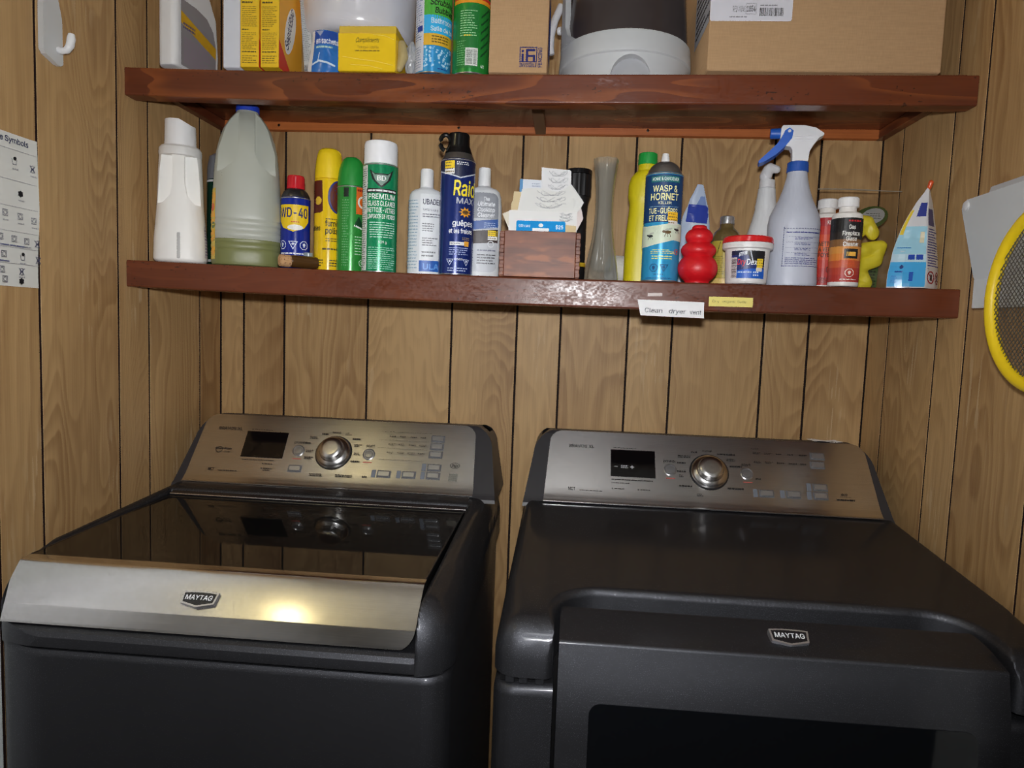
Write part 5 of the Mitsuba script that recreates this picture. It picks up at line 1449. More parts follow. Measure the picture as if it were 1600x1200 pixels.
class BagFace:
    def at(self, s, tt, off):
        s, tt = np.asarray(s), np.asarray(tt)
        return np.stack([s, -0.0405 + 0.006 * np.sin(tt * 30 + s * 25) + 0.03 * np.clip((tt - 0.12) / 0.08, 0, 1) + 0.060 - off, tt], 1)


P = Print(t, BagFace(), bsdf='gloss')
P.poly(affinity.rotate(ellipse(0.020, 0.150, 0.040, 0.022), 24).difference(sg.box(0.2, 0, 0.3, 1)), (62, 84, 44), 'label').poly(affinity.rotate(ellipse(0.026, 0.154, 0.0265, 0.0150), 24), (164, 168, 166), 'label').lines(0.012, 0.147, 0.042, 0.162, 3, (60, 66, 60), seed=2, fill=0.22)
P.rect(0.016, 0.002, 0.042, 0.058, (70, 92, 50), 'label').lines(0.018, 0.004, 0.040, 0.054, 8, (30, 40, 28), seed=4, fill=0.5).rect(-0.058, 0.140, -0.030, 0.172, (206, 112, 44), 'label').rect(-0.052, 0.002, -0.034, 0.042, (60, 62, 64), 'label').rect(0.004, 0.002, 0.014, 0.014, (206, 90, 50), 'label')
P.done()
t.part('seal', tube([(x, -0.0050 + 0.006 * math.sin(0.198 * 30 + x * 25), 0.1975) for x in np.linspace(-0.095, 0.066, 12)], 0.0011, 6), 'gloss', (150, 144, 132))

t = Thing('refill_pouch', 'blue and white plastic refill bag with a folded orange tip, beside the yellow gloves', 'pouch', pos=(1.4595, -0.302, LZ(1.4595) + 0.0003))
A0, B0, C0, D0 = np.array([-0.0440, -0.016]), np.array([0.0130, -0.037]), np.array([0.0570, 0.008]), np.array([-0.004, 0.034])
levels = []
for k in range(15):
    q = k / 14
    sh = (1 - q ** 1.9) ** 0.9
    c = np.array([0.0090 + 0.0125 * q, -0.006])
    ring_ = []
    for a, b in ((A0, B0), (B0, C0), (C0, D0), (D0, A0)):
        for j in range(8):
            w = j / 8
            p = a * (1 - w) + b * w
            n_ = np.array([(b - a)[1], -(b - a)[0]]); n_ /= np.linalg.norm(n_)
            p = p + n_ * 0.004 * math.sin(w * math.pi) * (1 - q)
            p = c + (p - c) * max(sh, 0.035)
            ring_.append((p[0], p[1], 0.182 * q))
    levels.append(ring_)
L_ = np.array(levels)
nz = meshkit.noise(L_.reshape(-1, 3) * 45, 9).reshape(L_.shape[:2]) - 0.5
L_[..., 0] += nz * 0.004; L_[..., 1] += nz * 0.003


class Facet:
    """Print on one side of the bag: s from 0 to 1 along the side, t in metres up."""

    def __init__(self, k0):
        self.k0 = k0

    def at(self, s, tt, off):
        z = np.clip(np.asarray(tt) / 0.182 * 14, 0, 13.999); k = z.astype(int); w = (z - k)[:, None]
        u = np.clip(np.asarray(s) * 8, 0, 7.999); j = u.astype(int); f = (u - j)[:, None]
        ia, ib = (self.k0 + j) % 32, (self.k0 + j + 1) % 32
        p = (L_[k, ia] * (1 - f) + L_[k, ib] * f) * (1 - w) + (L_[k + 1, ia] * (1 - f) + L_[k + 1, ib] * f) * w
        d = L_[k, ib] - L_[k, ia]
        n_ = np.stack([d[:, 1], -d[:, 0], 0 * d[:, 0]], 1); n_ /= np.linalg.norm(n_, axis=1, keepdims=True) + 1e-9
        return p + n_ * off


def facet_rect(P, s0, t0, s1, t1, color, name='label_band', n=6, m=8):
    S, Tt = np.meshgrid(np.linspace(s0, s1, n), np.linspace(t0, t1, m))
    f = [(r * n + c, r * n + c + 1, r * n + c + n + 1) for r in range(m - 1) for c in range(n - 1)] + [(r * n + c, r * n + c + n + 1, r * n + c + n) for r in range(m - 1) for c in range(n - 1)]
    P.put(np.stack([S.ravel(), Tt.ravel()], 1), np.array(f), color, name)


t.part('bag', stack(L_), 'gloss', (206, 206, 208), 50)
t.part('folded_tip', blob([((0.0210, -0.006, 0.181), 0.0035), ((0.0225, -0.008, 0.1900), 0.0042)], [(0, 1)], 0.003, 2), 'gloss', (214, 86, 44), True, label='orange folded tip')
P = Print(t, Facet(0), bsdf='gloss', curved=False, base=0.0005)
facet_rect(P, 0.01, 0.060, 0.99, 0.110, (150, 196, 214), 'label'); facet_rect(P, 0.01, 0.002, 0.99, 0.046, (68, 160, 214), 'label'); facet_rect(P, 0.01, 0.046, 0.99, 0.060, (176, 204, 216), 'label')
facet_rect(P, 0.02, 0.095, 0.16, 0.140, (222, 194, 60), 'label'); facet_rect(P, 0.42, 0.128, 0.92, 0.153, (52, 62, 136), 'label'); facet_rect(P, 0.48, 0.050, 0.66, 0.059, (40, 70, 160), 'label', 3, 3); facet_rect(P, 0.70, 0.050, 0.90, 0.059, (40, 70, 160), 'label', 3, 3)
facet_rect(P, 0.56, 0.012, 0.66, 0.028, (40, 84, 170), 'label', 3, 3); facet_rect(P, 0.74, 0.080, 0.90, 0.100, (206, 200, 170), 'label', 3, 3)
P.lines(0.10, 0.0690, 0.52, 0.0735, 1, (70, 130, 180), seed=3).lines(0.18, 0.026, 0.40, 0.031, 1, (30, 60, 140), seed=5).poly(ellipse(0.34, 0.037, 0.05, 0.0035), (40, 60, 120), 'emblem').lines(0.10, 0.008, 0.26, 0.022, 4, (60, 110, 190), seed=6, fill=0.3); P.done()
P = Print(t, Facet(8), bsdf='gloss', curved=False, base=0.0005)
facet_rect(P, 0.05, 0.112, 0.70, 0.142, (70, 74, 120), 'label', 5, 5)
P.lines(0.05, 0.038, 0.92, 0.108, 15, (74, 80, 140), seed=8, fill=0.42)
for s_ in (0.27, 0.74):
    q = sg.Polygon([(s_ + 0.20 * math.cos(a), 0.0195 + 0.0115 * math.sin(a)) for a in np.linspace(0, 2 * np.pi, 25)[:-1]])
    inn = affinity.scale(q, 0.78, 0.78)
    P.poly(q.difference(inn).union(sg.LineString([(s_ - 0.12, 0.0265), (s_ + 0.12, 0.0125)]).buffer(0.0014).intersection(q)), (150, 34, 48), 'warning_sign').poly(sg.Polygon([(s_ - 0.06, 0.0140), (s_ + 0.04, 0.0140), (s_ + 0.07, 0.0240), (s_ - 0.02, 0.0255)]), (40, 40, 48), 'warning_figure')
P.rect(0.05, 0.0345, 0.95, 0.0352, (96, 90, 100), 'rule'); P.done()

# notes on the front board
def note(name, label, x0, x1, z0, z1, color, skew, curl):
    t = Thing(name, label, 'note')
    nx, nz_ = 14, 8
    G = np.zeros((nz_, nx, 3))
    for j in range(nz_):
        for i in range(nx):
            u, w = i / (nx - 1), j / (nz_ - 1)
            x = x0 + (x1 - x0) * u
            z = z0 + (z1 - z0) * w + skew * (u - 0.5)
            y = -0.3608 + bow(x) - curl * (1 - w) ** 2 * (0.5 + 0.5 * u) - curl * 0.5 * max(0, 0.25 - u) * 4 * (1 - w)
            if curl and u < 0.12:
                x += 0.006 * (1 - w) * (1 - u / 0.12)
            G[j, i] = (x, y, z)
    return t, G


def note_surface(G):
    class S:
        def at(self, s, tt, off):
            R, C = G.shape[:2]
            u, w = np.clip(np.asarray(s), 0, 0.9999) * (C - 1), np.clip(np.asarray(tt), 0, 0.9999) * (R - 1)
            i, j = u.astype(int), w.astype(int)
            f, g = (u - i)[:, None], (w - j)[:, None]
            p = (G[j, i] * (1 - f) + G[j, i + 1] * f) * (1 - g) + (G[j + 1, i] * (1 - f) + G[j + 1, i + 1] * f) * g
            return p - [0, off, 0]
    return S()


t, G = note('paper_note', 'white paper note with handwriting, taped to the front edge of the lower shelf', 0.9665, 1.0845, 1.3370, 1.3655, (228, 228, 230), -0.0015, 0.007)
t.part('sheet', sheet(G, 0.0004), 'matte', (228, 228, 230), True)
P = Print(t, note_surface(G), bsdf='matte', curved=False, base=0.0006)
for txt, s_, w_ in (('Clean', 0.24, 0.27), ('dryer', 0.60, 0.25), ('vent', 0.87, 0.17)):
    v, f = text2d(txt, False)
    sc = w_ / (v[:, 0].max() - v[:, 0].min())
    P.put(np.column_stack([v[:, 0] * sc + 0.22 * v[:, 1] * sc * 0.5 + s_, 0.22 + v[:, 1] * 0.28]), f, (36, 40, 52), 'lettering')
P.done()
t, G = note('sticky_note', 'small yellow paper strip with faint handwriting on the front edge of the lower shelf', 1.0925, 1.1695, 1.3585, 1.3755, (222, 208, 122), 0.0005, 0.0)
t.part('sheet', sheet(G, 0.0004), 'matte', (222, 208, 122), True)
P = Print(t, note_surface(G), bsdf='matte', curved=False, base=0.0006)
for txt, s_, w_ in (('Dry', 0.16, 0.16), ('original', 0.45, 0.30), ('Code', 0.74, 0.20)):
    v, f = text2d(txt, False)
    sc = w_ / (v[:, 0].max() - v[:, 0].min())
    P.put(np.column_stack([v[:, 0] * sc + s_, 0.42 + v[:, 1] * 0.24]), f, (128, 122, 82), 'lettering')
P.done()
t, G = note('tape_scrap', 'whitish smear of old tape on the front edge of the lower shelf', 0.984, 1.010, 1.3730, 1.3785, (180, 168, 166), 0.001, 0.0)
t.part('', sheet(G, 0.0002), 'satin', (186, 172, 168), True)

# ------------------------------------------------------------------ things on the upper shelf
# tall white bottle with a grey label on its side
t = Thing('detergent_bottle', 'tall white bottle with a grey and gold label on its side, on the upper shelf', 'bottle', pos=(0.0735, -0.268, UZ(0.0735) + 0.0003), turn=-6)
R = []
for z, w, d, r in ((0, 0.0165, 0.066, 0.010), (0.004, 0.0195, 0.070, 0.012), (0.06, 0.0200, 0.071, 0.012), (0.13, 0.0195, 0.068, 0.012), (0.165, 0.0185, 0.058, 0.012), (0.195, 0.0175, 0.046, 0.012), (0.22, 0.015, 0.030, 0.012), (0.235, 0.0125, 0.018, 0.011)):
    R.append(flat(rrect(-w, w, -0.070 if z < 0.14 else -0.070 + (z - 0.14) * 0.12, -0.070 + 2 * d, r, 6), z))
t.part('body', stack(R), 'satin', (218, 219, 220), 40)
t.part('cap', moved(lathe([(0.2355, 0.0125), (0.237, 0.016), (0.262, 0.0155), (0.264, 0.014), (0.2645, 0.001)], 30), (0, -0.045, 0)), 'satin', (206, 206, 208))
P = Print(t, Plane((0.0202, -0.052, 0), [0, 1, 0], [0, 0, 1]), curved=False)
lab = sg.Polygon([(-0.002, 0.006), (0.106, 0.006), (0.108, 0.075), (0.098, 0.105), (0.078, 0.122), (0.045, 0.128), (-0.002, 0.128)])
P.poly(lab, (142, 138, 140), 'label').poly(lab.intersection(sg.Polygon([(-0.01, 0.086), (0.12, 0.050), (0.12, 0.072), (-0.01, 0.108)])), (206, 160, 40), 'label_band').lines(0.004, 0.075, 0.040, 0.088, 2, (96, 84, 110), seed=2, fill=0.6).lines(0.006, 0.012, 0.090, 0.062, 12, (150, 130, 146), seed=4, fill=0.4)
P.done()
# white carton, red and dark tin behind it
t = Thing('carton', 'plain white carton standing beside the two yellow boxes', 'carton', pos=(0.1880, -0.285, UZ(0.188) + 0.0003), turn=3)
t.part('', box(-0.0160, 0.0160, -0.045, 0.045, 0, 0.128, 0.0012), 'matte', (206, 210, 220), False)
t = Thing('tin', 'narrow dark tin with a red lower half, behind the plain white carton', 'tin', pos=(0.1560, -0.225, UZ(0.156) + 0.0003), turn=0)
F = Form([(0, 0.0225), (0.002, 0.0245), (0.118, 0.0245), (0.124, 0.022), (0.1255, 0.001)], 40)
t.part('body', F.mesh(), 'satin', (52, 40, 44))
P = Print(t, F); P.rect(-0.076, 0.004, 0.076, 0.058, (142, 34, 50), 'label').lines(0.000, 0.060, 0.030, 0.074, 2, (170, 166, 166), seed=3); P.done()

# two yellow boxes with printed edges
for k, (x, deg, col) in enumerate(((0.2265, 2.0, (226, 186, 32)), (0.2680, -1.0, (226, 186, 32)))):
    lab = ('yellow box with fine print on its narrow side, touching the plain white carton', 'yellow box with a white oval on its broad side, beside the dense grey leaflet')[k]
    t = Thing('medicine_box', lab, 'box', pos=(x, -0.282, UZ(x) + 0.0003), turn=deg)
    hw_ = 0.0176
    t.part('carton', box(-hw_, hw_, -0.054, 0.054, 0, 0.175, 0.0008), 'satin', col, False)
    P = Print(t, Plane((0, -0.0541, 0), [1, 0, 0], [0, 0, 1]), curved=False)
    P.lines(-0.0145, 0.006, 0.0140, 0.022, 4, (122, 98, 30), seed=3 + k, fill=0.34).lines(-0.0145, 0.026, 0.0140, 0.029, 1, (70, 58, 24), seed=5, fill=0.7).lines(-0.0145, 0.031, 0.0140, 0.063, 10, (128, 104, 32), seed=6 + k, fill=0.34).lines(-0.0145, 0.066, 0.0020, 0.069, 1, (70, 58, 24), seed=7, fill=0.7).lines(-0.0145, 0.072, 0.0140, 0.110, 11, (128, 104, 32), seed=8 + k, fill=0.34).lines(-0.0145, 0.114, 0.0140, 0.118, 1, (70, 58, 24), seed=9, fill=0.7).lines(-0.0145, 0.121, 0.0140, 0.168, 13, (128, 104, 32), seed=10 + k, fill=0.34)
    P.done()
    P = Print(t, Plane((hw_ + 0.0001, -0.054, 0), [0, 1, 0], [0, 0, 1]), curved=False)
    P.rect(0.002, 0.001, 0.106, 0.174, (228, 164, 52), 'label').poly(sg.Polygon([(0.0, 0.0), (0.060, 0.0), (0.0, 0.052)]), (206, 60, 40), 'label')
    if k:
        P.poly(affinity.rotate(ellipse(0.050, 0.085, 0.050, 0.021), 70), (226, 224, 218), 'label').text('SeptóBac', 0.053, 0.084, 0.016, (40, 34, 70), 0.085, turn=72, slant=0.25)
    P.done()

# striped packet leaning
t = Thing('booklet', 'white folded leaflet of dense grey print, leaning beside the yellow boxes', 'leaflet', pos=(0.3175, -0.262, UZ(0.3175) + 0.0003), turn=-12, tilt=(-5, [0, 1, 0]))
t.part('pages', moved(box(-0.0100, 0.0100, -0.004, 0.004, 0, 0.190, 0.0012), (0, 0, 0.0028)), 'matte', (196, 200, 200), False)
P = Print(t, Plane((0, -0.0041, 0.0028), [1, 0, 0], [0, 0, 1]), curved=False, bsdf='matte')
P.lines(-0.0088, 0.036, 0.0086, 0.184, 42, (112, 120, 126), seed=3, fill=0.36).bars(-0.0085, 0.004, 0.0080, 0.030, (54, 52, 56), False, seed=4); P.done()

# blue sachet packet
t = Thing('sachet_packet', 'blue and white plastic sachet packet under the white tub', 'packet', pos=(0.3615, -0.302, UZ(0.3615) + 0.0003), turn=4)
gx, gz = np.meshgrid(np.linspace(-0.0325, 0.0325, 13), np.linspace(0.0004, 0.078, 12))
G = np.stack([gx * (0.86 + 0.14 * np.cos(gz * 40)), -0.012 * np.cos(gx / 0.0325 * 1.45) + 0.0015 * np.sin(gz * 90 + gx * 60) + 0.10 * gz * 0, gz], -1)
t.part('front', sheet(G, 0.0008), 'gloss', (46, 108, 182), True)
t.part('back', sheet(G * [1, -1, 1] + [0, 0.002, 0], 0.0008), 'gloss', (206, 208, 208), True)


def grid_surface(G, sx0, sx1, z1):
    class S:
        def at(self, s, tt, off):
            R_, C_ = G.shape[:2]
            u = np.clip((np.asarray(s) - sx0) / (sx1 - sx0), 0, 0.9999) * (C_ - 1); w = np.clip(np.asarray(tt) / z1, 0, 0.9999) * (R_ - 1)
            i, j = u.astype(int), w.astype(int); f, g = (u - i)[:, None], (w - j)[:, None]
            p = (G[j, i] * (1 - f) + G[j, i + 1] * f) * (1 - g) + (G[j + 1, i] * (1 - f) + G[j + 1, i + 1] * f) * g
            return p - [0, off, 0]
    return S()


P = Print(t, grid_surface(G, -0.0325, 0.0325, 0.078), bsdf='gloss', base=0.0009)
P.rect(-0.0323, 0.001, -0.0240, 0.077, (210, 210, 208), 'label').rect(-0.024, 0.052, 0.0323, 0.077, (38, 76, 158), 'label').poly(sg.Polygon([(-0.022, 0.0765), (0.0, 0.0765), (-0.008, 0.066)]), (150, 160, 190), 'label').text('en sachets', 0.0070, 0.0530, 0.0100, (226, 232, 240), 0.052).lines(-0.018, 0.0440, 0.020, 0.0490, 1, (170, 206, 200), seed=3, fill=0.7)
P.poly(sg.LineString([(-0.022, 0.016), (-0.010, 0.022), (0.006, 0.019), (0.020, 0.014)]).buffer(0.0018), (196, 214, 232), 'splash_picture').poly(sg.LineString([(-0.012, 0.022), (-0.010, 0.032), (-0.0085, 0.036)]).buffer(0.0009), (206, 220, 234), 'splash_picture')
P.done()

# tissue boxes under the tub
t = Thing('tissue_box', 'yellow box wrapped in clear plastic under the white tub', 'box', pos=(0.4475, -0.255, UZ(0.4475) + 0.0003), turn=1)
t.part('carton', box(-0.0545, 0.0545, -0.070, 0.060, 0, 0.0690, 0.0012), 'gloss', (234, 196, 34), False)
P = Print(t, Plane((0, -0.0701, 0), [1, 0, 0], [0, 0, 1]), curved=False)
P.text('Compliments', 0.0000, 0.0520, 0.0082, (58, 44, 28), 0.044, bold=False, slant=0.35).text('Tranquil Vanilla', 0.0020, 0.0410, 0.0048, (150, 116, 32), 0.040, bold=False).lines(-0.022, 0.0350, 0.024, 0.0385, 1, (104, 80, 36), seed=3); P.done()
r_ = np.random.default_rng(5)
gx, gz = np.meshgrid(np.linspace(-0.053, 0.053, 14), np.linspace(0.003, 0.067, 10))
for nm, path in (('wrap_fold', [(-0.045, 0.026), (-0.010, 0.021), (0.020, 0.018), (0.050, 0.011)]), ('wrap_fold', [(-0.030, 0.012), (0.005, 0.010), (0.030, 0.004)]), ('wrap_fold', [(0.012, 0.066), (0.034, 0.064), (0.052, 0.057)])):
    t.part(nm, tube([(x, -0.0702, z) for x, z in path], 0.0006, 6), 'gloss', (240, 214, 96))
t.part('wrap_gather', blob([((0.058, -0.052, 0.012), 0.006), ((0.064, -0.050, 0.034), 0.010), ((0.060, -0.045, 0.058), 0.008)], [(0, 1), (1, 2)], 0.004, 4), 'gloss', (176, 160, 112), 50)
t = Thing('tissue_box', 'second yellow box stacked directly beneath the tub', 'box', pos=(0.4475, -0.250, UZ(0.4475) + 0.0696), turn=0)
t.part('', box(-0.0545, 0.0545, -0.068, 0.060, 0, 0.0150, 0.0010), 'gloss', (206, 176, 62), False)

# white tub
t = Thing('plastic_tub', 'round glossy white plastic tub resting on the yellow boxes', 'tub', pos=(0.3990, -0.208, UZ(0.399) + 0.0852))
t.part('', lathe([(0, 0.001), (0.0004, 0.082), (0.002, 0.092), (0.007, 0.1005), (0.016, 0.1060), (0.030, 0.1085), (0.120, 0.1155), (0.122, 0.120), (0.127, 0.120), (0.128, 0.1135), (0.026, 0.104), (0.010, 0.09), (0.008, 0.001)], 72), 'gloss', (206, 206, 212), 40)

# crumpled bag scrap
t = Thing('crumpled_bag', 'crumpled whitish plastic bag between the yellow box and the blue can', 'bag', pos=(0.5225, -0.275, UZ(0.5225) + 0.0003))
b = trimesh.creation.icosphere(4, 1.0)
v = b.vertices * [0.0125, 0.018, 0.034]
v *= (0.72 + 0.62 * meshkit.fbm(b.vertices * 2.1 + 3, 3, 4))[:, None]
v[:, 2] = np.maximum(v[:, 2] - v[:, 2].min(), 0)
t.part('', trimesh.Trimesh(v, b.faces, process=False), 'gloss', (168, 170, 172), False)

# blue bathroom cleaner can, green can
t = stand('aerosol_can', 'blue and white bathroom cleaner can on the upper shelf', 'spray can', 0.5665, -0.288, -6, up=True)
F = tin_body(t, 0.0335, 0.205, (56, 152, 210), 'lacquer_tin')
t.part('cap', lathe([(0.2055, 0.031), (0.207, 0.032), (0.240, 0.031), (0.245, 0.028), (0.2455, 0.001)]), 'satin', (226, 226, 228))
P = Print(t, F)
P.rect(-0.054, 0.005, -0.0155, 0.200, (202, 206, 216), 'label').lines(-0.040, 0.060, -0.020, 0.190, 30, (60, 84, 150), seed=3, fill=0.36).lines(-0.040, 0.010, -0.020, 0.050, 9, (120, 134, 170), seed=4, fill=0.36).rect(-0.032, 0.076, -0.018, 0.086, (36, 60, 140), 'label_band')
P.rect(-0.0155, 0.098, 0.052, 0.200, (76, 168, 62), 'label').rect(-0.0155, 0.071, 0.052, 0.104, (52, 172, 226), 'label').rect(-0.0155, 0.050, 0.052, 0.071, (218, 172, 50), 'label_band')
P.text('Scrubbing', 0.022, 0.122, 0.0105, (24, 26, 24), 0.052, slant=0.15).text('Bubbles', 0.026, 0.108, 0.0100, (24, 26, 24), 0.042, slant=0.15).text('Bathroom', 0.0215, 0.0895, 0.0092, (206, 226, 240), 0.046).text('Salle de bain', 0.0255, 0.0755, 0.0086, (206, 226, 240), 0.056)
P.lines(0.000, 0.0535, 0.034, 0.0685, 3, (120, 96, 34), seed=5, fill=0.45)
rr = random.Random(11)
for k in range(70):
    P.put(*tri2d(ellipse(rr.uniform(-0.014, 0.046), rr.uniform(0.012, 0.047), *(rr.uniform(0.0009, 0.0026),) * 2, n=9)), (168, 212, 238), 'pattern', False)
P.lines(0.012, 0.0070, 0.036, 0.0110, 1, (30, 70, 150), seed=7); P.done()
t = stand('aerosol_can', 'green aerosol can with a barcode label on the upper shelf, beside the cardboard box', 'spray can', 0.6385, -0.287, 0, up=True)
F = tin_body(t, 0.0345, 0.205, (40, 138, 56), 'lacquer_tin')
t.part('cap', lathe([(0.2055, 0.032), (0.207, 0.033), (0.240, 0.032), (0.245, 0.029), (0.2455, 0.001)]), 'satin', (228, 200, 60))
P = Print(t, F)
P.poly(sg.Polygon([(-0.034, 0.110), (-0.034, 0.010), (0.014, 0.010), (0.014, 0.124), (0.004, 0.124), (-0.016, 0.112)]), (30, 116, 50), 'label').rect(-0.040, 0.126, 0.046, 0.135, (226, 150, 40), 'label_band').rect(-0.040, 0.133, 0.046, 0.139, (200, 60, 44), 'label_band')
P.lines(-0.022, 0.066, 0.010, 0.114, 11, (150, 206, 150), seed=3, fill=0.4).lines(-0.014, 0.066, 0.006, 0.070, 1, (214, 196, 60), seed=9, fill=0.7).lines(-0.028, 0.014, -0.010, 0.060, 11, (110, 178, 116), seed=4, fill=0.36)
P.rect(-0.0105, 0.014, 0.0125, 0.046, (208, 214, 208), 'label').bars(-0.0085, 0.017, 0.0105, 0.043, (90, 104, 94), False, seed=6)
for k in range(6):
    P.poly(sg.Polygon([(0.018, 0.030 + 0.014 * k), (0.036, 0.048 + 0.014 * k), (0.036, 0.052 + 0.014 * k), (0.018, 0.034 + 0.014 * k)]), (16, 70, 34), 'pattern')
P.text('40', 0.022, 0.012, 0.0060, (206, 226, 206), 0.008); P.done()

# invisible fencing carton
t = Thing('cardboard_box', 'smaller brown cardboard box printed with a blue square logo', 'box', pos=(0.7310, -0.265, UZ(0.731) + 0.0003), turn=0.5)
t.part('carton', box(-0.0535, 0.0535, -0.062, 0.062, 0, 0.19, 0.0012), 'cardboard', None, False)
P = Print(t, Plane((0, -0.0621, 0), [1, 0, 0], [0, 0, 1]), curved=False, bsdf='matte')
BL = (44, 46, 104)
x0, z0 = 0.0030, 0.0185
sq = sg.box(x0, z0, x0 + 0.0320, z0 + 0.0270)
P.poly(sq.difference(sg.box(x0 + 0.0016, z0 + 0.0016, x0 + 0.0304, z0 + 0.0254)), BL, 'logo')
P.rect(x0 + 0.0035, z0, x0 + 0.0075, z0 + 0.0150, BL, 'logo').rect(x0 + 0.0035, z0 + 0.0175, x0 + 0.0075, z0 + 0.0215, BL, 'logo').rect(x0 + 0.0115, z0, x0 + 0.0155, z0 + 0.0235, BL, 'logo').rect(x0 + 0.0155, z0 + 0.0195, x0 + 0.0285, z0 + 0.0235, BL, 'logo').rect(x0 + 0.0155, z0 + 0.0095, x0 + 0.0250, z0 + 0.0130, BL, 'logo').rect(x0 + 0.0245, z0 + 0.0015, x0 + 0.0285, z0 + 0.0130, BL, 'logo')
P.text('INVISIBLE', x0 + 0.0160, z0 - 0.0085, 0.0070, BL, 0.032).text('FENCING', x0 + 0.0410, z0 + 0.0085, 0.0068, BL, 0.035, turn=90)
P.done()
P = Print(t, Plane((0.0536, -0.062, 0), [0, 1, 0], [0, 0, 1]), curved=False, bsdf='matte')
P.rect(0.030, 0.045, 0.105, 0.150, (44, 52, 110), 'label').lines(0.036, 0.055, 0.096, 0.140, 8, (70, 80, 136), seed=5, fill=0.4); P.done()

# dark brown appliance
t = stand('canister_appliance', 'large dark brown round canister with a pale grey base, between the two cardboard boxes', 'canister', 0.9330, -0.198, 0, up=True)
base = lathe([(0, 0.112), (0.002, 0.118), (0.040, 0.1255), (0.0425, 0.1285), (0.0470, 0.1292), (0.078, 0.1262), (0.0815, 0.1235), (0.0820, 0.105)], 80)
bite = turned(moved(lathe([(-0.02, 0.0360), (0.02, 0.0400)], 48), (0, 0, 0)), 90, [1, 0, 0])
bite = moved(bite, (0.012, -0.124, -0.002))
t.part('base', minus(base, bite), 'satin', (190, 193, 195), 36, label='pale grey plastic base')
t.part('recess', moved(turned(lathe([(0, 0.0365), (0.004, 0.0360)], 40), 90, [1, 0, 0]), (0.012, -0.1010, 0.0)) if False else meet(moved(turned(lathe([(0, 0.0368), (0.003, 0.0368)], 40), 90, [1, 0, 0]), (0.012, -0.1045, -0.002)), box(-0.1, 0.1, -0.2, 0, 0.001, 0.1)), 'satin', (160, 162, 166), 36)
body = lathe([(0.0822, 0.104), (0.0826, 0.1205), (0.180, 0.1130), (0.186, 0.108), (0.187, 0.001)], 80)
t.part('body', body, 'gloss', (60, 53, 53), 40)
arcs = [flat(np.vstack([np.stack([0.127 * np.sin(a), -0.127 * np.cos(a)], 1), np.stack([0.116 * np.sin(a[::-1]), -0.116 * np.cos(a[::-1])], 1)]), z) for z, a in ((0.0800, np.radians(np.linspace(-100, -48, 14))), (0.0950, np.radians(np.linspace(-100, -60, 14))), (0.1150, np.radians(np.linspace(-100, -66, 14))), (0.180, np.radians(np.linspace(-100, -68, 14))))]
t.part('side_column', stack([q * [-1, 1, 1] if False else q for q in arcs]), 'satin', (182, 184, 186), 34)
t.part('handle', tube([(-0.130, 0.004, 0.180), (-0.142, 0.0, 0.150), (-0.148, -0.004, 0.120), (-0.148, -0.006, 0.095), (-0.144, -0.006, 0.082)], [0.0075, 0.0075, 0.0075, 0.0070, 0.005], 14), 'satin', (206, 206, 210), 40, label='white carrying handle')
t.part('handle_pivot', moved(turned(lathe([(0, 0.008), (0.006, 0.0075), (0.008, 0.005)], 20), -90, [0, 1, 0]), (-0.128, -0.004, 0.128)), 'satin', (214, 214, 216))

# large carton
t = Thing('cardboard_box', 'large brown cardboard box with a white shipping label, widest thing on the upper shelf', 'box', pos=(1.2695, -0.195, UZ(1.2695) + 0.0003), turn=0.4)
t.part('carton', box(-0.2005, 0.2005, -0.141, 0.150, 0, 0.26, 0.0018), 'cardboard', None, False)
P = Print(t, Plane((-0.2005, -0.1411, 0), [1, 0, 0], [0, 0, 1]), curved=False, bsdf='satin')
P.poly(sg.Polygon(rrect(0.0, 0.1420, 0.0850, 0.200, 0.004, 4)), (214, 214, 222), 'shipping_label').text('RED WINE', 0.0500, 0.1005, 0.0100, (88, 86, 92), 0.021, bold=False).lines(0.034, 0.0900, 0.064, 0.0940, 1, (120, 118, 126), seed=3)
P.poly(sg.box(0.0620, 0.0965, 0.0800, 0.1145).difference(sg.box(0.0626, 0.0971, 0.0794, 0.1139)), (110, 108, 116), 'frame').text('1854', 0.0710, 0.1012, 0.0095, (64, 62, 68), 0.0150).bars(0.0860, 0.0935, 0.1270, 0.1075, (42, 42, 46), True, seed=5).lines(0.086, 0.1095, 0.118, 0.1135, 1, (120, 118, 126), seed=6)
P.done()
P = Print(t, Plane((-0.2006, 0.150, 0), [0, -1, 0], [0, 0, 1]), curved=False, bsdf='satin')
P.rect(0.150, 0.0850, 0.2905, 0.200, (176, 178, 186), 'shipping_label').lines(0.160, 0.095, 0.284, 0.190, 8, (60, 62, 70), seed=8, fill=0.45).rect(0.284, 0.090, 0.290, 0.104, (40, 40, 44), 'label_mark'); P.done()

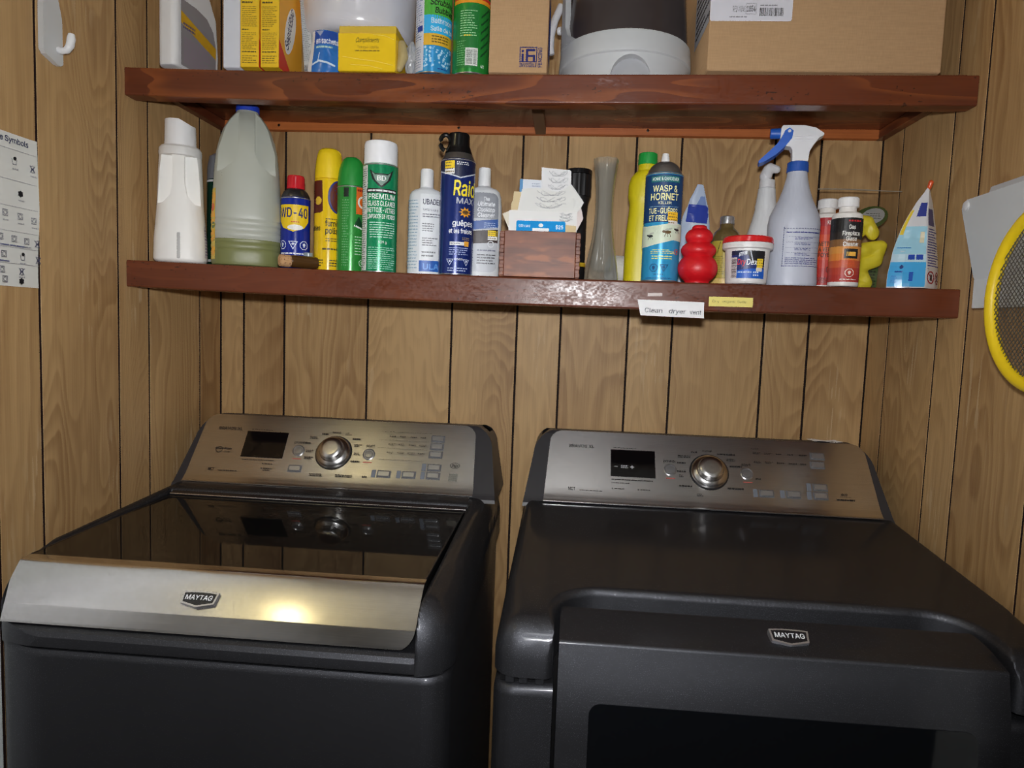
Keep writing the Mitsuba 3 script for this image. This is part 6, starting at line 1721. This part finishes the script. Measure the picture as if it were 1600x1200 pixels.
# ------------------------------------------------------------------ on the side walls
t = Thing('wall_hook', 'white adhesive plastic hook stuck on the wood panelling above the laundry symbols', 'hook')
outl = sg.Polygon([(-0.5755, 1.716), (-0.5700, 1.7095), (-0.5450, 1.7020), (-0.5360, 1.7020), (-0.5330, 1.7060), (-0.5345, 1.775), (-0.5430, 1.806), (-0.5530, 1.816), (-0.5640, 1.816), (-0.5740, 1.806), (-0.5755, 1.775)])
t.part('back_plate', meet(prism(outl, 'x', 0.0004, 0.0095), prism([(0, 1.69), (0.0095, 1.705), (0.0095, 1.83), (0, 1.83)], 'y', -0.7, -0.4) if True else None), 'satin', (196, 198, 198), 24)
t.part('hook_arm', tube([(0.004, -0.5440, 1.7270), (0.014, -0.5425, 1.7235), (0.022, -0.5415, 1.7255), (0.0275, -0.5410, 1.7330), (0.0295, -0.5410, 1.7440), (0.0300, -0.5410, 1.7510)], [0.0050, 0.0050, 0.0055, 0.0062, 0.0064, 0.0045], 14), 'satin', (218, 219, 220), 50)

t = Thing('symbol_chart', 'white paper chart of laundry care symbols pinned on the wood panelling', 'chart')
gy, gz = np.meshgrid(np.linspace(-0.755, -0.5855, 12), np.linspace(1.3425, 1.5700, 14))
G = np.stack([0.0012 + 0.0035 * np.clip((gy + 0.62) / 0.035, 0, 1) ** 2 * (0.5 + 0.5 * np.sin(gz * 22)) + 0.0008 * np.sin(gz * 40), gy, gz + 0 * gy], -1)
t.part('sheet', sheet(G, 0.0004), 'matte', (214, 214, 208), True)
P = Print(t, Plane((0.0026, -0.7550, 1.3425), [0, 1, 0], [0, 0, 1]), curved=False, bsdf='matte', base=0.0028)
NV, GR = (60, 64, 90), (150, 152, 158)
P.text('Laundry Care Symbols', 0.0900, 0.2130, 0.0080, NV, 0.118)
for q in (0.203, 0.158, 0.119, 0.082, 0.058, 0.034):
    P.rect(0.004, q, 0.165, q + 0.0006, GR, 'rule').lines(0.004, q + 0.0015, 0.150 if q in (0.058, 0.034) else 0.090, q + 0.0045, 1, (96, 100, 130), seed=int(q * 1e4), fill=0.7)


def sym(x, z, kind):
    b = 0.0048
    if kind == 'box':
        P.poly(sg.box(x - b, z - b, x + b, z + b).difference(sg.box(x - b + 0.0008, z - b + 0.0008, x + b - 0.0008, z + b - 0.0008)), NV, 'care_symbol').poly(circle_ring(x, z, 0.0032, 0.0007), NV, 'care_symbol')
    elif kind == 'cross':
        P.poly(sg.LineString([(x - b, z - b), (x + b, z + b)]).buffer(0.0006).union(sg.LineString([(x - b, z + b), (x + b, z - b)]).buffer(0.0006)).union(circle_ring(x, z + 0.0024, 0.0032, 0.0008)).union(circle_ring(x, z - 0.0024, 0.0032, 0.0008)), NV, 'care_symbol')
    elif kind == 'tub':
        P.poly(sg.Polygon([(x - b, z + b * 0.7), (x - b * 0.7, z - b), (x + b * 0.7, z - b), (x + b, z + b * 0.7), (x + b - 0.0008, z + b * 0.7), (x + b * 0.6, z - b + 0.0008), (x - b * 0.6, z - b + 0.0008), (x - b + 0.0008, z + b * 0.7)]), NV, 'care_symbol').poly(ellipse(x + 0.001, z + 0.0045, 0.003, 0.0028), (24, 24, 28), 'care_symbol')
    else:
        P.poly(sg.Polygon([(x + (0.0056 if k % 2 else 0.0040) * math.cos(k * math.pi / 6), z + (0.0056 if k % 2 else 0.0040) * math.sin(k * math.pi / 6)) for k in range(12)]), (24, 24, 28), 'care_symbol')


for x, z, kd in ((0.120, 0.186, 'tub'), (0.155, 0.182, 'cross'), (0.085, 0.186, 'tub'), (0.130, 0.140, 'dot'), (0.100, 0.108, 'box'), (0.128, 0.106, 'box'), (0.155, 0.103, 'box'), (0.090, 0.072, 'box'), (0.115, 0.071, 'box'), (0.139, 0.070, 'box'), (0.160, 0.068, 'cross'), (0.095, 0.047, 'box'), (0.130, 0.045, 'tub'), (0.161, 0.043, 'cross'), (0.090, 0.024, 'box'), (0.127, 0.023, 'cross'), (0.095, 0.010, 'box'), (0.126, 0.0085, 'dot')):
    sym(x, z, kd)
for x, z in ((0.120, 0.176), (0.155, 0.172), (0.085, 0.176), (0.130, 0.131), (0.100, 0.0985), (0.128, 0.0965), (0.155, 0.0935), (0.139, 0.0625), (0.130, 0.0370), (0.127, 0.0160)):
    P.lines(x - 0.007, z - 0.003, x + 0.007, z, 1, GR, seed=int(x * 1e4), fill=0.6)
P.done()

t = Thing('dustpan', 'light grey plastic pan hung flat on the wood panelling behind the yellow racket', 'dustpan')
pan = sg.Polygon([(-0.3900, 1.5330), (-0.3935, 1.5420), (-0.4030, 1.5470), (-0.600, 1.5490), (-0.700, 1.5490), (-0.700, 1.3640), (-0.4480, 1.3660), (-0.4475, 1.4110), (-0.4420, 1.4160)])
t.part('pan', prism(pan, 'x', 1.4965, 1.5035), 'satin', (196, 200, 202), 20)
t.part('lip', meet(prism(sg.Polygon([(-0.4480, 1.3660), (-0.700, 1.3640), (-0.700, 1.4120), (-0.4475, 1.4120)]), 'x', 1.4950, 1.4966), box(1.4, 1.6, -0.8, -0.3, 1.3, 1.5)), 'satin', (202, 206, 208), 20)
t.part('corner_guard', moved(turned(lathe([(0, 0.0085), (0.002, 0.0085), (0.0035, 0.0065), (0.004, 0.001)], 24), -90, [0, 1, 0]), (1.4966, -0.4040, 1.5365)), 'satin', (206, 207, 208))
t.part('back_rail', prism(sg.Polygon([(-0.450, 1.5480), (-0.700, 1.5500), (-0.700, 1.5600), (-0.455, 1.5580)]), 'x', 1.504, 1.5232), 'satin', (176, 177, 178), 20)
t = Thing('racket', 'yellow-rimmed racket with dark crossed mesh, hanging in front of the grey pan', 'racket')
CY_, CZ_, RR = -0.6670, 1.3755, 0.1330
a_ = np.linspace(0, 2 * np.pi, 97)
t.part('rim', tube([(1.4700, CY_ + (RR - 0.009) * math.cos(a), CZ_ + (RR - 0.009) * math.sin(a)) for a in a_], 0.0090, 14), 'satin', (228, 196, 24), 50, label='yellow plastic rim')
net = []
for k in np.arange(-RR * 1.5, RR * 1.5, 0.0085):
    for sgn in (1, -1):
        ln = sg.LineString([(-0.3, sgn * -0.3 + k), (0.3, sgn * 0.3 + k)]).intersection(ellipse(0, 0, RR - 0.010, RR - 0.010, 64))
        if ln.is_empty or ln.length < 0.01:
            continue
        (y0, z0), (y1, z1) = ln.coords[0], ln.coords[-1]
        net.append(tube([(1.4700 + 0.0006 * sgn, CY_ + y0, CZ_ + z0), (1.4700 + 0.0006 * sgn, CY_ + y1, CZ_ + z1)], 0.0008, 4))
t.part('mesh', trimesh.util.concatenate(net), 'satin', (70, 66, 60), False, kind='stuff', label='dark crossed mesh')
t.part('bracket', box(1.4780, 1.4965, CY_ - 0.012, CY_ + 0.012, CZ_ + RR - 0.018, CZ_ + RR - 0.006, 0.002), 'satin', (214, 184, 30))
